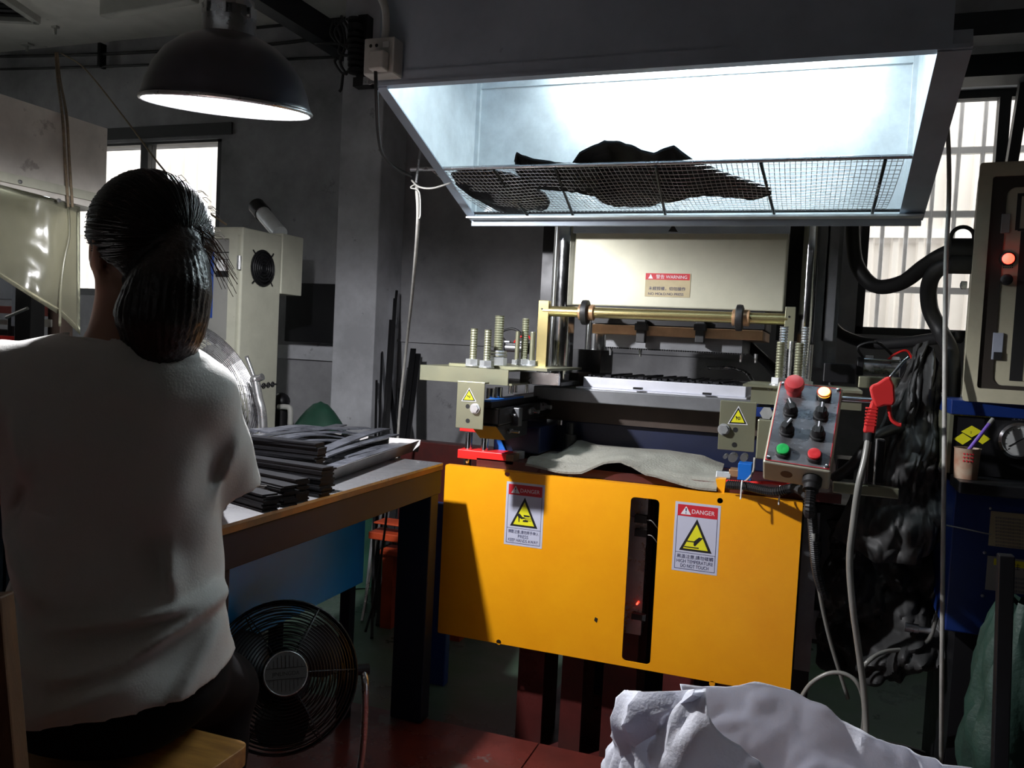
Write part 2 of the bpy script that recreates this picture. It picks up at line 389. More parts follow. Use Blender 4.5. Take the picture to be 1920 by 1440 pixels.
struct('wall_right', MB().box(XR, XR+.2, -5, WY+WT, 0, CEIL), 'farwall')
struct('floor', MB().box(XL, XR, -5, WY, -.15, 0), 'floor')
struct('ceiling', MB().box(XL, XR, -5, WY+WT, CEIL, CEIL+.15), 'ceil')
# unseen wall behind the camera, its height set to let in little daylight
struct('wall_near', MB().box(XL, XR, -5.2, -5, 0, 2.95), 'farwall')
struct('added_bounce_ground', MB().box(-9, 6, -14, -5.2, -.15, 0), 'ground')  # unseen, added to throw daylight up onto the ceiling from behind
# wall pillar
px0, px1 = W(629, 500, Y=3.92).x, W(707, 500, Y=3.92).x
col = struct('wall_pillar', MB().box(px0, px1, 3.92, WY, 0, CEIL), 'column', bevel=.006)
# concrete ledge below the wall's left part and a painted stripe rail
struct('trim_1', MB().box(W(527, 650, Y=WY).x, px0, WY-.03, WY, W(560, 673, Y=WY).z, W(560, 648, Y=WY).z), 'column')
struct('trim_2', MB().box(px1, 1.2, WY-.02, WY, W(1300, 669, Y=WY).z, W(1300, 664, Y=WY).z), 'wall')

def window(n, x0, x1, z0, z1, mull, fr=.045, bars=None):
    root = bpy.data.objects.new(n, None); COL.objects.link(root); root.matrix_basis = Matrix.Translation(V((x0, WY, z0))); root['kind'] = 'structure'
    y0, y1 = WY+.02, WY+.08
    m_ = MB(); m_.box(x0, x1, y0, y1, z1-fr, z1); m_.box(x0, x1, y0, y1, z0, z0+fr); m_.box(x0, x0+fr, y0, y1, z0, z1); m_.box(x1-fr, x1, y0, y1, z0, z1)
    m_.build('window_frame', 'winframe', root)
    for a, b_ in mull: MB().box(a, b_, y0-.01, y1, z0+fr, z1-fr).build('mullion', 'winframe', root)
    edges = [x0+fr]+[v for ab in mull for v in ab]+[x1-fr]
    for k in range(0, len(edges), 2):
        MB().box(edges[k], edges[k+1], y0+.02, y0+.026, z0+fr, z1-fr).build('pane', 'glass', root)
    if bars:
        for xx in bars[0]: MB().cyl((xx, WY+.5, z0-.2), (xx, WY+.5, z1+.2), .011, n=8).build('window_bar', 'bar', root)
        for zz in bars[1]: MB().box(x0, x1, WY+.49, WY+.52, zz-.016, zz+.016).build('window_rail', 'bar', root)
    return root
m1a, m1b = W(261, 300, Y=WY).x, W(275, 300, Y=WY).x
window('window_1', w1l, w1r, w1b, w1t+.03, [(m1a, m1b)])
ma, mb2 = W(1875, 200, Y=WY).x, W(1897, 200, Y=WY).x
bxs = [W(x, 300, Y=WY+.5).x for x in (1614, 1664, 1709, 1753, 1797, 1842)]+[W(x, 300, Y=WY+.5).x for x in (1905, 1950, 1995, 2040, 2085)]
bzs = [W(1750, y, Y=WY+.5).z for y in (284, 402, 545)]
window('window_2', w2l, w2r, w2b, w2t, [(ma, mb2)], .035, (bxs, bzs))
struct('trim_3', MB().box(w1l-.1, w1r+.08, WY-.015, WY, w1t+.02, w1t+.09), 'winframe')
struct('trim_4', MB().box(w2l-.05, w2r+.08, WY-.03, WY, w2t, w2t+.06), 'column')

# outside: ground and a corrugated fence, lit by the open sky
struct('outside_ground', MB().box(-15, 6, WY+WT, 9, -.15, 0), 'ground')
prof = []; x = -15.0
while x < 5:
    prof += [(x, 0), (x+.10, 0), (x+.115, -.03), (x+.145, -.03), (x+.16, 0)]; x += .16
fz = MB()
for z0, z1, yy in ((0, 2.12, 6.4), (2.12, 3.9, 6.43)):
    i0 = len(fz.v)
    for z in (z0, z1):
        for a, b_ in prof: fz.v.append((a, yy+b_, z))
    n = len(prof)
    for k in range(n-1): fz.f.append((i0+k, i0+k+1, i0+n+k+1, i0+n+k))
fence = fz.build('corrugated_fence', 'fence'); tag(fence, 'pale corrugated metal fence outside the windows', 'fence')
for z in (2.09, 1.1): MB().box(-15, 5, 6.34, 6.365, z-.03, z+.03).build('fence_rail', 'bar', fence)

# dark beams and pipes under the ceiling on the right, one dark raking beam on the left
for k, (ya, yb, Y, d) in enumerate(((25, 69, 3.6, .12), (104, 145, 3.85, .14))):
    p, q = W(1800, ya, Y=Y), W(1800, yb, Y=Y)
    struct('ceiling_beam', MB().box(-1.0, XR, Y, Y+d, q.z, p.z), 'dbeam')
tag(struct('lintel_beam', MB().box(-1.0, XR, 4.02, WY, W(1800, 104, Y=4.02).z, W(1800, 71, Y=4.02).z), 'column'), 'grey concrete lintel between the dark beams above the right window', None)
a, b_ = W(470, -25, Z=CEIL-.09), W(655, 92, Y=4.05)
struct('raking_beam', MB().bar(a, b_, .10, .13), 'dbeam')
struct('window_strut', MB().bar(W(1925, 130, Y=4.0), W(1896, 310, Y=4.0), .055, .04), 'winframe')
# ceiling louvre and light fitting at the top left
lv = thing('ceiling_louvre', 'dark slatted ceiling louvre with pale frame at top left', 'vent', W(20, 15, Z=CEIL))
p0, p1 = W(70, 38, Z=CEIL-.02), W(8, -4, Z=CEIL-.02)
dirv = (p0-p1).normalized(); perp = V((-dirv.y, dirv.x, 0))
if perp.x > 0: perp = -perp
MB().obox(p1-dirv*.5, dirv, perp, ZA, 0, (p0-p1).length+.5, -.02, .02, -.02, .02).build('frame_bar', 'whitepl', lv)
MB().obox(p0, dirv, perp, ZA, -.02, .02, .0, .8, -.02, .02).build('frame_bar', 'whitepl', lv)
for k in range(6): MB().obox(p0-dirv*(.06+.07*k), dirv, perp, ZA, -.015, .025, .02, .8, -.0, .018).build('slat', 'blackm', lv)
lf = thing('ceiling_light_fitting', 'pale unlit light fitting at the top edge on the ceiling', 'light fitting', W(240, -5, Z=CEIL))
q0 = W(195, 0, Z=CEIL); q1 = W(300, -20, Z=CEIL)
MB().bar(q0+V((0, 0, -.03)), q1+(q1-q0)*.6+V((0, 0, -.03)), .06, .14).build('housing', 'whitepl', lf, bevel=.008)
for (x_, y_, s_) in ((51, 82, .035), (104, 49, .02)):
    c = W(x_, y_, Z=CEIL); hk = MB(); hk.box(c.x-s_, c.x+s_, c.y-s_*.7, c.y+s_*.7, CEIL-.012, CEIL); hk.cyl((c.x, c.y, CEIL-.012), (c.x, c.y, CEIL-.05), .008)
    tag(hk.build('ceiling_hook_plate', 'whitepl'), 'small white hook plate on ceiling, '+('the nearer the beam wires' if s_ > .03 else 'next to the louvre frame'), 'hook')

# dark red steel platform the table and stool stand on
pe = W(917, 1373, Z=.14).y
pt = thing('steel_platform', 'low dark red steel platform under the table, fan and sack', 'platform', (-1, 1, 0))
xs = [-2.9, -1.75, -.62, .62]
for k in range(3): MB().box(xs[k]+.002, xs[k+1]-.002, -1.2, pe, .125, .14).build('deck_plate', 'platform', pt)
fr = MB(); fr.box(-2.9, .62, pe-.05, pe-.004, .0, .124); fr.box(-2.9, .62, -1.2, -1.15, 0, .124); fr.box(-2.9, -2.84, -1.14, pe-.06, 0, .124); fr.box(.56, .62, -1.14, pe-.06, 0, .124)
fr.build('platform_frame', 'dred', pt)

# ================================================================== lighted exhaust hood over the press
HX0, HX1, HF, HR, ZF, ZR, HT = -1.0, .207, 1.75, 2.35, 1.79, 1.572, 2.55
hood = thing('exhaust_hood', 'grey sheet metal exhaust hood with lit galvanised inside, above the press', 'hood', ((HX0+HX1)/2, HF, ZF))
th = .004
MB().box(HX0, HX1, HF, HF+th, ZF, HT).build('front_sheet', 'hoodpaint', hood)
for xx in (HX0, HX1-th):
    MB().prism([(HF+th, ZF), (HR, ZR), (HR, HT), (HF+th, HT)], (xx, 0, 0), YA, ZA, XA, th).build('side_sheet', 'galv', hood)
MB().box(HX0+th, HX1-th, HR-th, HR, ZR, HT).build('back_sheet', 'galv', hood)
MB().box(HX0, HX1, HF, HR, HT, HT+th).build('top_sheet', 'hoodpaint', hood)
d = V((0, HR-HF, ZR-ZF)).normalized(); nrm = V((0, -d.z, d.y)).normalized()
MB().obox((HX0, HF, ZF), XA, d, nrm, -.006, .0, -.004, (V((0, HR-HF, ZR-ZF))).length+.01, -.004, .032).build('edge_angle', 'hoodpaint', hood)
MB().obox((HX1, HF, ZF), XA, d, nrm, -.0, .034, -.004, (V((0, HR-HF, ZR-ZF))).length+.012, -.004, .034).build('edge_angle', 'hoodpaint', hood)
MB().obox((HX0, HF, ZF), XA, d, nrm, -.0, .022, .004, (V((0, HR-HF, ZR-ZF))).length, -.006, -.002).build('edge_angle', 'hoodpaint', hood)
MB().obox((HX1, HF, ZF), XA, d, nrm, -.024, .034, .004, (V((0, HR-HF, ZR-ZF))).length, -.006, -.002).build('edge_angle', 'hoodpaint', hood)
MB().box(HX0, HX1+.03, HF-.005, HF+.022, ZF-.004, ZF+.004).build('front_lip', 'hoodpaint', hood)
MB().box(HX0, HX1, HF-.003, HF, ZF+.004, ZF+.028).build('front_lip', 'hoodpaint', hood)
MB().box(HX0, HX1+.03, HR-.045, HR+.012, ZR-.005, ZR).build('rear_lip', 'galv', hood)
MB().box(HX0, HX1+.03, HR, HR+.012, ZR-.022, ZR-.004).build('rear_lip', 'hoodpaint', hood)
zs = W(1300, 142, Y=HR).z
MB().box(HX0+.006, HX1-.006, HR-.012, HR-th, zs-.004, zs+.004).build('seam_rib', 'galv', hood)
MB().box(HX0+th, HX0+.016, HR-.016, HR-th, ZR, HT-.01).build('corner_rib', 'galv', hood)
MB().box(HX1-.016, HX1-th, HR-.016, HR-th, ZR, HT-.01).build('corner_rib', 'galv', hood)
for (x_, y_) in ((1758, 84), (1752, 290), (1697, 404)):
    pass
MB().cyl((-.4, 2.05, HT), (-.4, 2.05, CEIL), .16, n=28).build('exhaust_duct', 'galv', hood, smooth='auto')
# tube lamp fixed behind the front sheet
tl = thing('tube_lamp', 'lit tube lamp fixed inside the exhaust hood near its back sheet', 'lamp', (-.33, 2.24, 2.05))
MB().box(-.74, .10, 2.215, 2.265, 2.012, 2.057).build('lamp_housing', 'white', tl, bevel=.004)
for xx in (-.6, -.05): MB().box(xx, xx+.02, 2.235, 2.245, 2.057, HT).build('hanger', 'galv', tl)
MB().cyl((-.70, 2.24, 1.988), (.06, 2.24, 1.988), .014, n=12).build('tube', 'tube', tl, smooth='auto')
for xx in (-.715, .06): MB().box(xx, xx+.015, 2.22, 2.26, 1.968, 2.014).build('socket', 'whitepl', tl)

# ================================================================== pendant dome lamp
LT = 1.70
rim_c = W(427, 200, t=LT)
lax = (_u*1.0 + _r*(.085) - _f*.19).normalized()   # lamp axis, leaning a little
pl = thing('pendant_lamp', 'dark enamelled dome pendant lamp, lit, hanging over the work table', 'lamp', rim_c)
R0 = .1655
outer = [(R0, 0), (R0+.001, .006), (R0*.985, .012), (R0*.95, .035), (R0*.87, .068), (R0*.74, .098), (R0*.56, .122), (R0*.38, .135), (.052, .140)]
inner = [(R0-.004, .0), (R0*.97, .012), (R0*.935, .035), (R0*.855, .066), (R0*.725, .095), (R0*.55, .118), (R0*.37, .131), (.03, .134), (.001, .134)]
MB().lathe(outer, rim_c, lax, 48).build('shade', 'lampout', pl, smooth='auto')
MB().lathe(inner, rim_c, lax, 48).build('reflector', 'lampin', pl, smooth='auto')
MB().ring(rim_c, lax, R0, .0045, 48, 8).build('rim', 'steel', pl, smooth=True)
# vented neck with open slots, ribs between them
x_, y_, z_ = frame_from(lax)
MB().lathe([(.054, .138), (.052, .155), (.0515, .172)], rim_c, lax, 28).build('neck', 'steel', pl, smooth='auto')
MB().lathe([(.050, .190), (.047, .206), (.030, .208)], rim_c, lax, 28).build('neck_cap', 'steel', pl, smooth='auto')
nk = MB()
for k in range(8):
    a = 2*PI*k/8+.25
    dv = x_*math.cos(a)+y_*math.sin(a); tv = z_.cross(dv)
    nk.obox(rim_c+z_*.171+dv*.0492, tv, z_, dv, -.0145, .0145, 0, .020, -.0015, .0015)
nk.build('neck_ribs', 'steel', pl)
MB().lathe([(.028, .206), (.029, .222), (.030, .262), (.026, .268), (.006, .272)], rim_c, lax, 24, True).build('lamp_holder', 'blackp', pl, smooth='auto')
top = rim_c+lax*.27
MB().tube(smoothpath([top, top+lax*.12+ZA*.05, V((top.x+.02, top.y+.06, 2.5)), V((top.x+.02, top.y+.08, CEIL))], 6), .006).build('lamp_cord', 'blackp', pl, smooth=True)
MB().sphere((0, 0, 0), 1).v
bm_ = MB(); prof_b = [(.004, .070), (.018, .074), (.025, .086), (.026, .098), (.02, .112), (.014, .122), (.013, .132)]
bm_.lathe(prof_b, rim_c-lax*.002, lax, 20, True); bm_.build('bulb', 'bulb', pl, smooth='auto')
ld = bpy.data.lights.new('pendant_bulb_light', 'SPOT'); ld.energy = 115; ld.color = (.97, .97, 1.0); ld.shadow_soft_size = .024
ld.spot_size = math.radians(176); ld.spot_blend = .25
lo = bpy.data.objects.new('pendant_bulb_light', ld); COL.objects.link(lo)
lo.location = rim_c+lax*.026
lo.rotation_euler = (-lax).to_track_quat('-Z', 'Y').to_euler()

# ================================================================== the moulding press
PY = 2.2
press = thing('molding_press', 'rubber molding press with yellow front panel, steel posts and cream head under the lit hood', 'press', (-.5, 2.5, 0))
def P(mb, name, m, **k): return mb.build(name, m, press, **k)
# --- yellow front panel with slot and screw holes
pX0, pX1, pZ0, pZ1 = -.983, 0.0, .342, .838
def pz(x, y): p = W(x, y, Y=PY); return (p.x, p.z)
s0, s1 = pz(1180, 931), pz(1223, 1248)
slot = rrect(W(1174, 1090, Y=PY).x, W(1228, 1090, Y=PY).x, s1[1], s0[1], .012)
holes = [slot]+[circ(*pz(x, y), .0075) for x, y in ((951, 889), (1350, 939), (935, 1204), (1335, 1282))]
me = plate(rrect(pX0, pX1, pZ0, pZ1, .004, 2), holes, (0, PY, 0), XA, ZA, YA, .004)
panel = put('front_panel', me, 'yellow', press, label='bright yellow sheet panel with a tall slot')
fl = MB(); fl.box(pX0+.003, pX1-.003, PY+.0045, PY+.03, pZ1-.004, pZ1); fl.box(pX0, pX0+.003, PY+.0045, PY+.03, pZ0, pZ1); fl.box(pX1-.003, pX1, PY+.0045, PY+.03, pZ0, pZ1)
fl.build('panel_flange', 'yellow', panel)
chip = [pz(1116, 1157), pz(1121, 1160), pz(1119, 1168), pz(1114, 1163)]
MB().prism(chip, (0, PY-.0006, 0), XA, ZA, YA, .0005).build('paint_chip', 'inkblk', panel)

def tri_sticker(o, ax, ay, w, h, parent, nm='warning_triangle', hand=True):
    """yellow triangle with black border; o = lower left, on plane ax/ay facing ax x ay"""
    n = V(ax).cross(V(ay)).normalized()
    root = MB().prism([(0, 0), (w, 0), (w/2, h)], o, ax, ay, n, .0004).build(nm, 'inkwht' if hand else 'inkblk', parent)
    return root
def hand_press(mb, o, ax, ay, n, s):
    mb.prism([(-.42, .32), (-.22, .36), (-.05, .12), (.1, .1), (.12, .02), (-.1, -.06), (-.22, .02), (-.22, -.3), (-.28, -.3), (-.3, .05)][::-1], o, ax, ay, n, .0001)
    s_ = [(.0, .3), (.38, .28), (.42, .16), (.06, .14)]
    mb.prism(s_[::-1], o, ax, ay, n, .0001)
    mb.prism([(.0, -.12), (.3, -.1), (.32, -.24), (-.02, -.26)][::-1], o, ax, ay, n, .0001)
    for k in range(3): mb.prism([(.1, .06-.07*k), (.55, .09-.12*k), (.55, .06-.12*k), (.1, .02-.07*k)][::-1], o, ax, ay, n, .0001)
def hand_hot(mb, o, ax, ay, n, s):
    mb.prism([(-.45, .06), (-.05, .06), (.2, .38), (.42, .36), (.12, -.12), (.02, -.3), (-.06, -.24), (-.06, -.02), (-.45, -.02)][::-1], o, ax, ay, n, .0001)
    mb.prism([(-.55, -.36), (.22, -.36), (.22, -.44), (-.55, -.44)][::-1], o, ax, ay, n, .0001)
def danger_sticker(c4, zh, lines, hot):
    """flat warning label on the yellow panel; c4 = pixel corners"""
    tl_, tr_, br_, bl_ = [W(x, y, Y=PY) for x, y in c4]
    x0 = (tl_.x+bl_.x)/2; x1 = (tr_.x+br_.x)/2; z1 = (tl_.z+tr_.z)/2; z0 = (bl_.z+br_.z)/2
    w, h = x1-x0, z1-z0; y = PY-.0005
    o = lambda a, b, k=1: V((x0+a*w, y-.00025*k, z0+b*h))
    nY = V((0, -1, 0))
    root = P(MB().box(x0, x1, y, PY-.0001, z0, z1), 'danger_sticker', 'lavender', label=('silver sticker reading DANGER HIGH TEMPERATURE DO NOT TOUCH' if hot else 'silver sticker reading DANGER PRESS KEEP HANDS AWAY'))
    Wd = XA*w; Hd = ZA*h
    MB().prism([(.06, .80), (.94, .80), (.94, .965), (.06, .965)], o(0, 0), Wd, Hd, nY, .0001).build('red_band', 'inkred', root)
    ln = MB()
    for (a, b, c, d_) in ((.055, .04, .065, .80), (.935, .04, .945, .80), (.055, .035, .945, .042), (.055, .272, .945, .278)):
        ln.prism([(a, b), (c, b), (c, d_), (a, d_)], o(0, 0), Wd, Hd, nY, .0001)
    ln.build('border_line', 'inkdk', root)
    MB().prism([(.13, .825), (.36, .825), (.245, .945)], o(0, 0, 2), Wd, Hd, nY, .0001).build('alert_triangle', 'inkwht', root)
    ex = MB(); ex.prism([(.235, .87), (.255, .87), (.262, .915), (.228, .915)], o(0, 0, 3), Wd, Hd, nY, .0001); ex.prism(circ(.245, .847, .011, 8), o(0, 0, 3), Wd, Hd, nY, .0001); ex.build('exclamation_mark', 'inkdk', root)
    text_mesh('lettering', 'DANGER', .085*h, o(.375, .848, 2), XA, ZA, 'inkwht', root, width=.5*w)
    tb = MB(); tb.prism([(.14, .305), (.86, .305), (.5, .775)], o(0, 0, 1), Wd, Hd, nY, .0001); tb.build('triangle_border', 'inkblk', root)
    MB().prism([(.225, .335), (.775, .335), (.5, .70)], o(0, 0, 2), Wd, Hd, nY, .0001).build('triangle_field', 'inkyel', root)
    pc = MB(); (hand_hot if hot else hand_press)(pc, o(.48, .44, 3), XA*(w*.42), ZA*(h*.20), nY, 1); pc.build('hand_pictogram', 'inkblk', root)
    text_mesh('lettering', lines[0], .062*h, o(.5, .198, 2), XA, ZA, 'inkdk', root, 'CENTER', .80*w)
    text_mesh('lettering', lines[1], .07*h, o(.5, .128, 2), XA, ZA, 'inkdk', root, 'CENTER', (.80 if hot else .27)*w)
    text_mesh('lettering', lines[2], .07*h, o(.5, .062, 2), XA, ZA, 'inkdk', root, 'CENTER', (.62 if hot else .78)*w)
    return root
danger_sticker(((950, 903), (1022, 909), (1016, 1029), (945, 1020)), 0, ('擠壓注意.請勿將手伸入', 'PRESS', 'KEEP HANDS AWAY'), False)
danger_sticker(((1266, 939), (1351, 949), (1345, 1079), (1260, 1069)), 0, ('高溫注意.請勿碰觸', 'HIGH TEMPERATURE', 'DO NOT TOUCH'), True)

# --- pedestal: dark red ribbed legs under the panel, closed body behind
for (xa, xb) in ((970, 1018), (1052, 1092), (1130, 1192), (1242, 1300), (1345, 1400)):
    a, c = W(xa, 1290, Y=2.3).x, W(xb, 1290, Y=2.3).x
    lg = MB(); lg.box(a, c, 2.30, 2.31, 0, .835); lg.box((a+c)/2-.006, (a+c)/2+.006, 2.311, 2.44, 0, .835); lg.box(a, c, 2.441, 2.451, 0, .835)
    P(lg, 'leg', 'dred')
P(MB().box(-.72, .05, 2.75, 2.78, 0.0, .83), 'body_sheet', 'navy')
P(MB().box(-.76, .06, 2.29, 2.8, .0, .012), 'base_plate', 'dred')
P(MB().box(-.90, .09, 2.235, 3.05, .838, .862), 'bed_plate', 'dred')
# aluminium profile with sensors seen through the slot
a, c = W(1179, 1000, Y=2.26).x, W(1212, 1000, Y=2.26).x
sp = MB(); sp.box(a, c, 2.262, 2.30, W(1190, 1190, Y=2.26).z, .83); P(sp, 'sensor_profile', 'steel')
for (x0, y0, x1, y1) in ((1190, 965, 1212, 982), (1190, 992, 1212, 1008), (1184, 1150, 1210, 1165)):
    P(MB().fbox(x0, y0, x1, y1, 2.245, .0165), 'sensor', 'blackp')
q = W(1194, 1133, Y=2.25); P(MB().cyl(q, q+V((0, .012, 0)), .0022, n=8), 'sensor_led', 'ledred')
for y_ in (975, 1003):
    P(MB().tube(smoothpath([W(1212, y_, Y=2.25), W(1222, y_+2, Y=2.25), W(1232, y_+14, Y=2.26), W(1240, y_+24, Y=2.28)], 4), .0014, 6), 'sensor_wire', 'cablew')

# --- bed: navy body, brown heat shield, grey platen, silver lower die
bx0, bx1 = W(955, 800, Y=2.5).x, W(1470, 800, Y=2.5).x
P(MB().box(bx0, bx1, 2.52, 3.0, .862, W(1200, 800, Y=2.5).z), 'press_bed', 'navy', bevel=.004)
P(MB().box(bx0+.01, bx1-.01, 2.50, 3.0, W(1200, 800, Y=2.5).z, W(1200, 757, Y=2.5).z), 'heat_shield', 'brown')
gz1, gz0 = W(1060, 727, Y=2.42).z, W(1060, 752, Y=2.42).z
P(MB().box(W(1000, 735, Y=2.42).x, W(1460, 760, Y=2.42).x, 2.42, 3.0, gz0, gz1), 'lower_platen', 'graypl', bevel=.003)
dz1 = W(1095, 706, Y=2.47).z
die = P(MB().box(W(1094, 706, Y=2.47).x, W(1398, 742, Y=2.47).x, 2.47, 2.95, gz1+.004, dz1), 'lower_die', 'silver', bevel=.002)
P(MB().box(W(1082, 706, Y=2.455).x, W(1400, 742, Y=2.455).x, 2.45, 2.97, gz1, gz1+.004), 'die_shim', 'silver')
# black moulded rubber lying in the die cavities
rz = MB()
for k in range(46):
    fx = k/45; xa = W(1100, 706, Y=2.47).x+.004+fx*.455; L_ = random.uniform(.20, .42); y0 = 2.485+random.uniform(0, .03)
    rz.box(xa-.0042, xa+.0042, y0, y0+L_, dz1, dz1+random.uniform(.003, .009))
rz.build('rubber_flash', 'rubber', die)
for (x_, y_) in ((1195, 728), (1325, 738)): P(MB().fbox(x_-8, y_-2, x_+8, y_+3, 2.43, .02), 'locating_key', 'blackm')
# stop blocks at the left of the die
P(MB().box(W(1058, 700, Y=2.6).x, W(1092, 700, Y=2.6).x, 2.55, 2.85, gz1, W(1060, 697, Y=2.6).z), 'stop_block', 'brown')
P(MB().box(W(1073, 654, Y=2.72).x, W(1127, 654, Y=2.72).x, 2.72, 2.9, gz1, W(1073, 654, Y=2.72).z), 'stop_block', 'blackm')

# --- guide posts
def post(x0, x1, yb, Y, ztop, m='chrome'):
    a, c = W(x0, yb, Y=Y), W(x1, yb, Y=Y); r = (c.x-a.x)/2; cx = (a.x+c.x)/2
    return P(MB().cyl((cx, Y+.0, .95), (cx, Y, ztop), r, n=28), 'guide_post', m, smooth='auto')
post(1034, 1079, 560, 2.55, 2.2); post(1097, 1138, 640, 2.93, 2.2); post(1499, 1531, 560, 2.58, 2.2); post(1462, 1490, 640, 2.95, 2.2)
P(MB().fbox(1531, 380, 1562, 735, 2.62, .05), 'guide_rail', 'graypl')
P(MB().fbox(1537, 380, 1540, 690, 2.60, .018), 'guide_rail', 'graypl')
P(MB().fbox(1557, 380, 1561, 640, 2.60, .018), 'guide_rail', 'graypl')
P(MB().fbox(1471, 380, 1500, 640, 2.66, .03), 'guide_rail', 'blackm')
P(MB().fbox(1022, 380, 1034, 720, 2.68, .03), 'guide_rail', 'blackm')
# --- moving head
hz0, hz1 = W(1080, 572, Y=2.5).z, 1.95
hx0, hx1 = W(1076, 500, Y=2.5).x, W(1474, 500, Y=2.5).x
head = P(MB().box(hx0, hx1, 2.5, 2.88, hz0, hz1), 'press_head', 'cream', bevel=.004)
P(MB().box(hx0-.005, hx1+.005, 2.488, 2.4995, W(1200, 437, Y=2.49).z, W(1200, 400, Y=2.49).z), 'head_trim', 'hoodpaint')
tw = [W(x, y, Y=2.4875) for x, y in ((1253, 434), (1271, 435), (1262, 420))]
MB().prism([(p.x, p.z) for p in tw], (0, 2.4878, 0), XA, ZA, YA, .0002).build('small_alert_triangle', 'inkblk', head)
# warning label on the head
ws = P(MB().fbox(1211, 512, 1293, 558, 2.4985, .0012), 'warning_sticker', 'tan', label='small faded label with red WARNING band on the press head')
p, q_ = W(1211, 512, Y=2.498), W(1293, 527, Y=2.498)
MB().box(p.x, q_.x, 2.4981, 2.4984, q_.z+.002, p.z).build('red_band', 'inkred', ws)
wx, wz, ww, wh = p.x, q_.z+.002, q_.x-p.x, p.z-q_.z-.002
MB().prism([(.06*ww, .15*wh), (.17*ww, .15*wh), (.115*ww, .88*wh)], (wx, 2.4978, wz), XA, ZA, V((0, -1, 0)), .0001).build('alert_triangle', 'inkwht', ws)
text_mesh('lettering', '警告 WARNING', .7*wh, (wx+.24*ww, 2.4976, wz+.22*wh), XA, ZA, 'inkwht', ws, width=.70*ww)
zb = W(1211, 558, Y=2.498).z
text_mesh('lettering', '未經授權，切勿操作', .62*wh, (wx+.08*ww, 2.4976, zb+1.25*wh), XA, ZA, 'inkdk', ws, width=.84*ww)
text_mesh('lettering', 'NO MOLD.NO PRESS', .55*wh, (wx+.08*ww, 2.4976, zb+.45*wh), XA, ZA, 'inkdk', ws, width=.80*ww)
# copper heated plate, upper die with comb teeth and pins
cz1, cz0 = W(1112, 607, Y=2.5).z, W(1112, 625, Y=2.5).z
P(MB().box(W(1108, 615, Y=2.5).x, W(1432, 630, Y=2.5).x, 2.505, 2.9, cz1+.003, hz0), 'head_plate', 'blackm')
P(MB().box(W(1110, 615, Y=2.5).x, W(1430, 630, Y=2.5).x, 2.5, 2.9, cz0, cz1), 'heated_plate', 'copper', bevel=.002)
uz0 = W(1136, 650, Y=2.53).z
ud = P(MB().box(W(1136, 640, Y=2.53).x, W(1392, 640, Y=2.53).x, 2.53, 2.9, uz0, cz0), 'upper_die', 'graypl')
tt = MB(); xa = W(1138, 640, Y=2.53).x
for k in range(60): tt.box(xa+k*.0070, xa+k*.0070+.0035, 2.531, 2.56, uz0-.004, uz0-.0002)
tt.build('comb_teeth', 'blackm', ud)
for x_ in (1144, 1200, 1390, 1418):
    c = W(x_, 650, Y=2.56); P(MB().cyl((c.x, 2.57, uz0), (c.x, 2.57, uz0-.026), .006, .0035, n=10), 'guide_pin', 'steel')
for x_ in (1201, 1312):
    cl = MB(); cl.fbox(x_-7, 598, x_+7, 643, 2.47, .03); cl.fbox(x_-11, 606, x_+11, 620, 2.468, .032); P(cl, 'die_clamp', 'blackp', bevel=.002)
# --- ejector roller bar in front of the head
ra, rb = W(1020, 583, Y=2.38), W(1477, 596, Y=2.38); rb.z = ra.z
P(MB().cyl(ra, rb, .0155, n=20), 'roller_bar', 'brasszn', smooth='auto')
for x_ in (1100, 1390):
    c = W(x_, 587, Y=2.38); c.z = ra.z
    P(MB().lathe([(.018, -.024), (.023, -.022), (.023, .022), (.018, .024)], c, XA, 20, True), 'roller_sleeve', 'copper', smooth='auto')
    P(MB().lathe([(.028, -.011), (.036, -.008), (.037, 0), (.036, .008), (.028, .011)], c-V((.004, 0, 0)), XA, 28, True), 'roller_ring', 'blackp', smooth='auto')
P(MB().fbox(1010, 563, 1023, 690, 2.365, .022), 'roller_bracket', 'brasszn', bevel=.001)
P(MB().fbox(1473, 575, 1487, 655, 2.365, .022), 'roller_bracket', 'olive', bevel=.001)
for x_, y_ in ((1016, 579), (1480, 594)):
    c = W(x_, y_, Y=2.364); P(MB().cyl(c, c+V((0, .003, 0)), .003, n=10), 'set_screw', 'blackm')
# curved hose at the back right
P(MB().tube(smoothpath([W(1400, 645, Y=2.9), W(1425, 668, Y=2.88), W(1448, 690, Y=2.85), W(1470, 712, Y=2.8)], 5), .018, 10), 'head_hose', 'blackp', smooth=True)
P(MB().tube(smoothpath([W(1325, 690, Y=2.85), W(1370, 690, Y=2.85), W(1400, 700, Y=2.8), W(1412, 716, Y=2.75)], 5), .006, 8), 'head_hose', 'steel', smooth=True)

# --- bolts with thread rings
def stud(x, ytop, ybot, dpx, Y, nut=True, m='olive'):
    c1, c0 = W(x, ytop, Y=Y), W(x, ybot, Y=Y); px_ = (W(x+50, ytop, Y=Y).x-W(x-50, ytop, Y=Y).x)/100
    r = dpx*px_/2; c1.x = c0.x = W(x, (ytop+ybot)/2, Y=Y).x
    n = max(8, int((c1.z-c0.z)/.0034)); rings = []
    for k in range(n+1):
        z = c0.z+(c1.z-c0.z)*k/n; rings.append((V((c0.x, Y, z)), r*(1.0 if k % 2 else .86)))
    o = P(MB().loft(rings, (XA, YA, ZA), 14, True), 'threaded_stud', m, smooth='auto')
    if nut:
        MB().hexa((c0.x, Y, c0.z), (c0.x, Y, c0.z+r*1.55), r*1.95).build('nut', 'zinc', o, bevel=.0008)
        MB().cyl((c0.x, Y, c0.z-.004), (c0.x, Y, c0.z), r*2.1, n=18).build('washer', 'zinc', o)
    return o
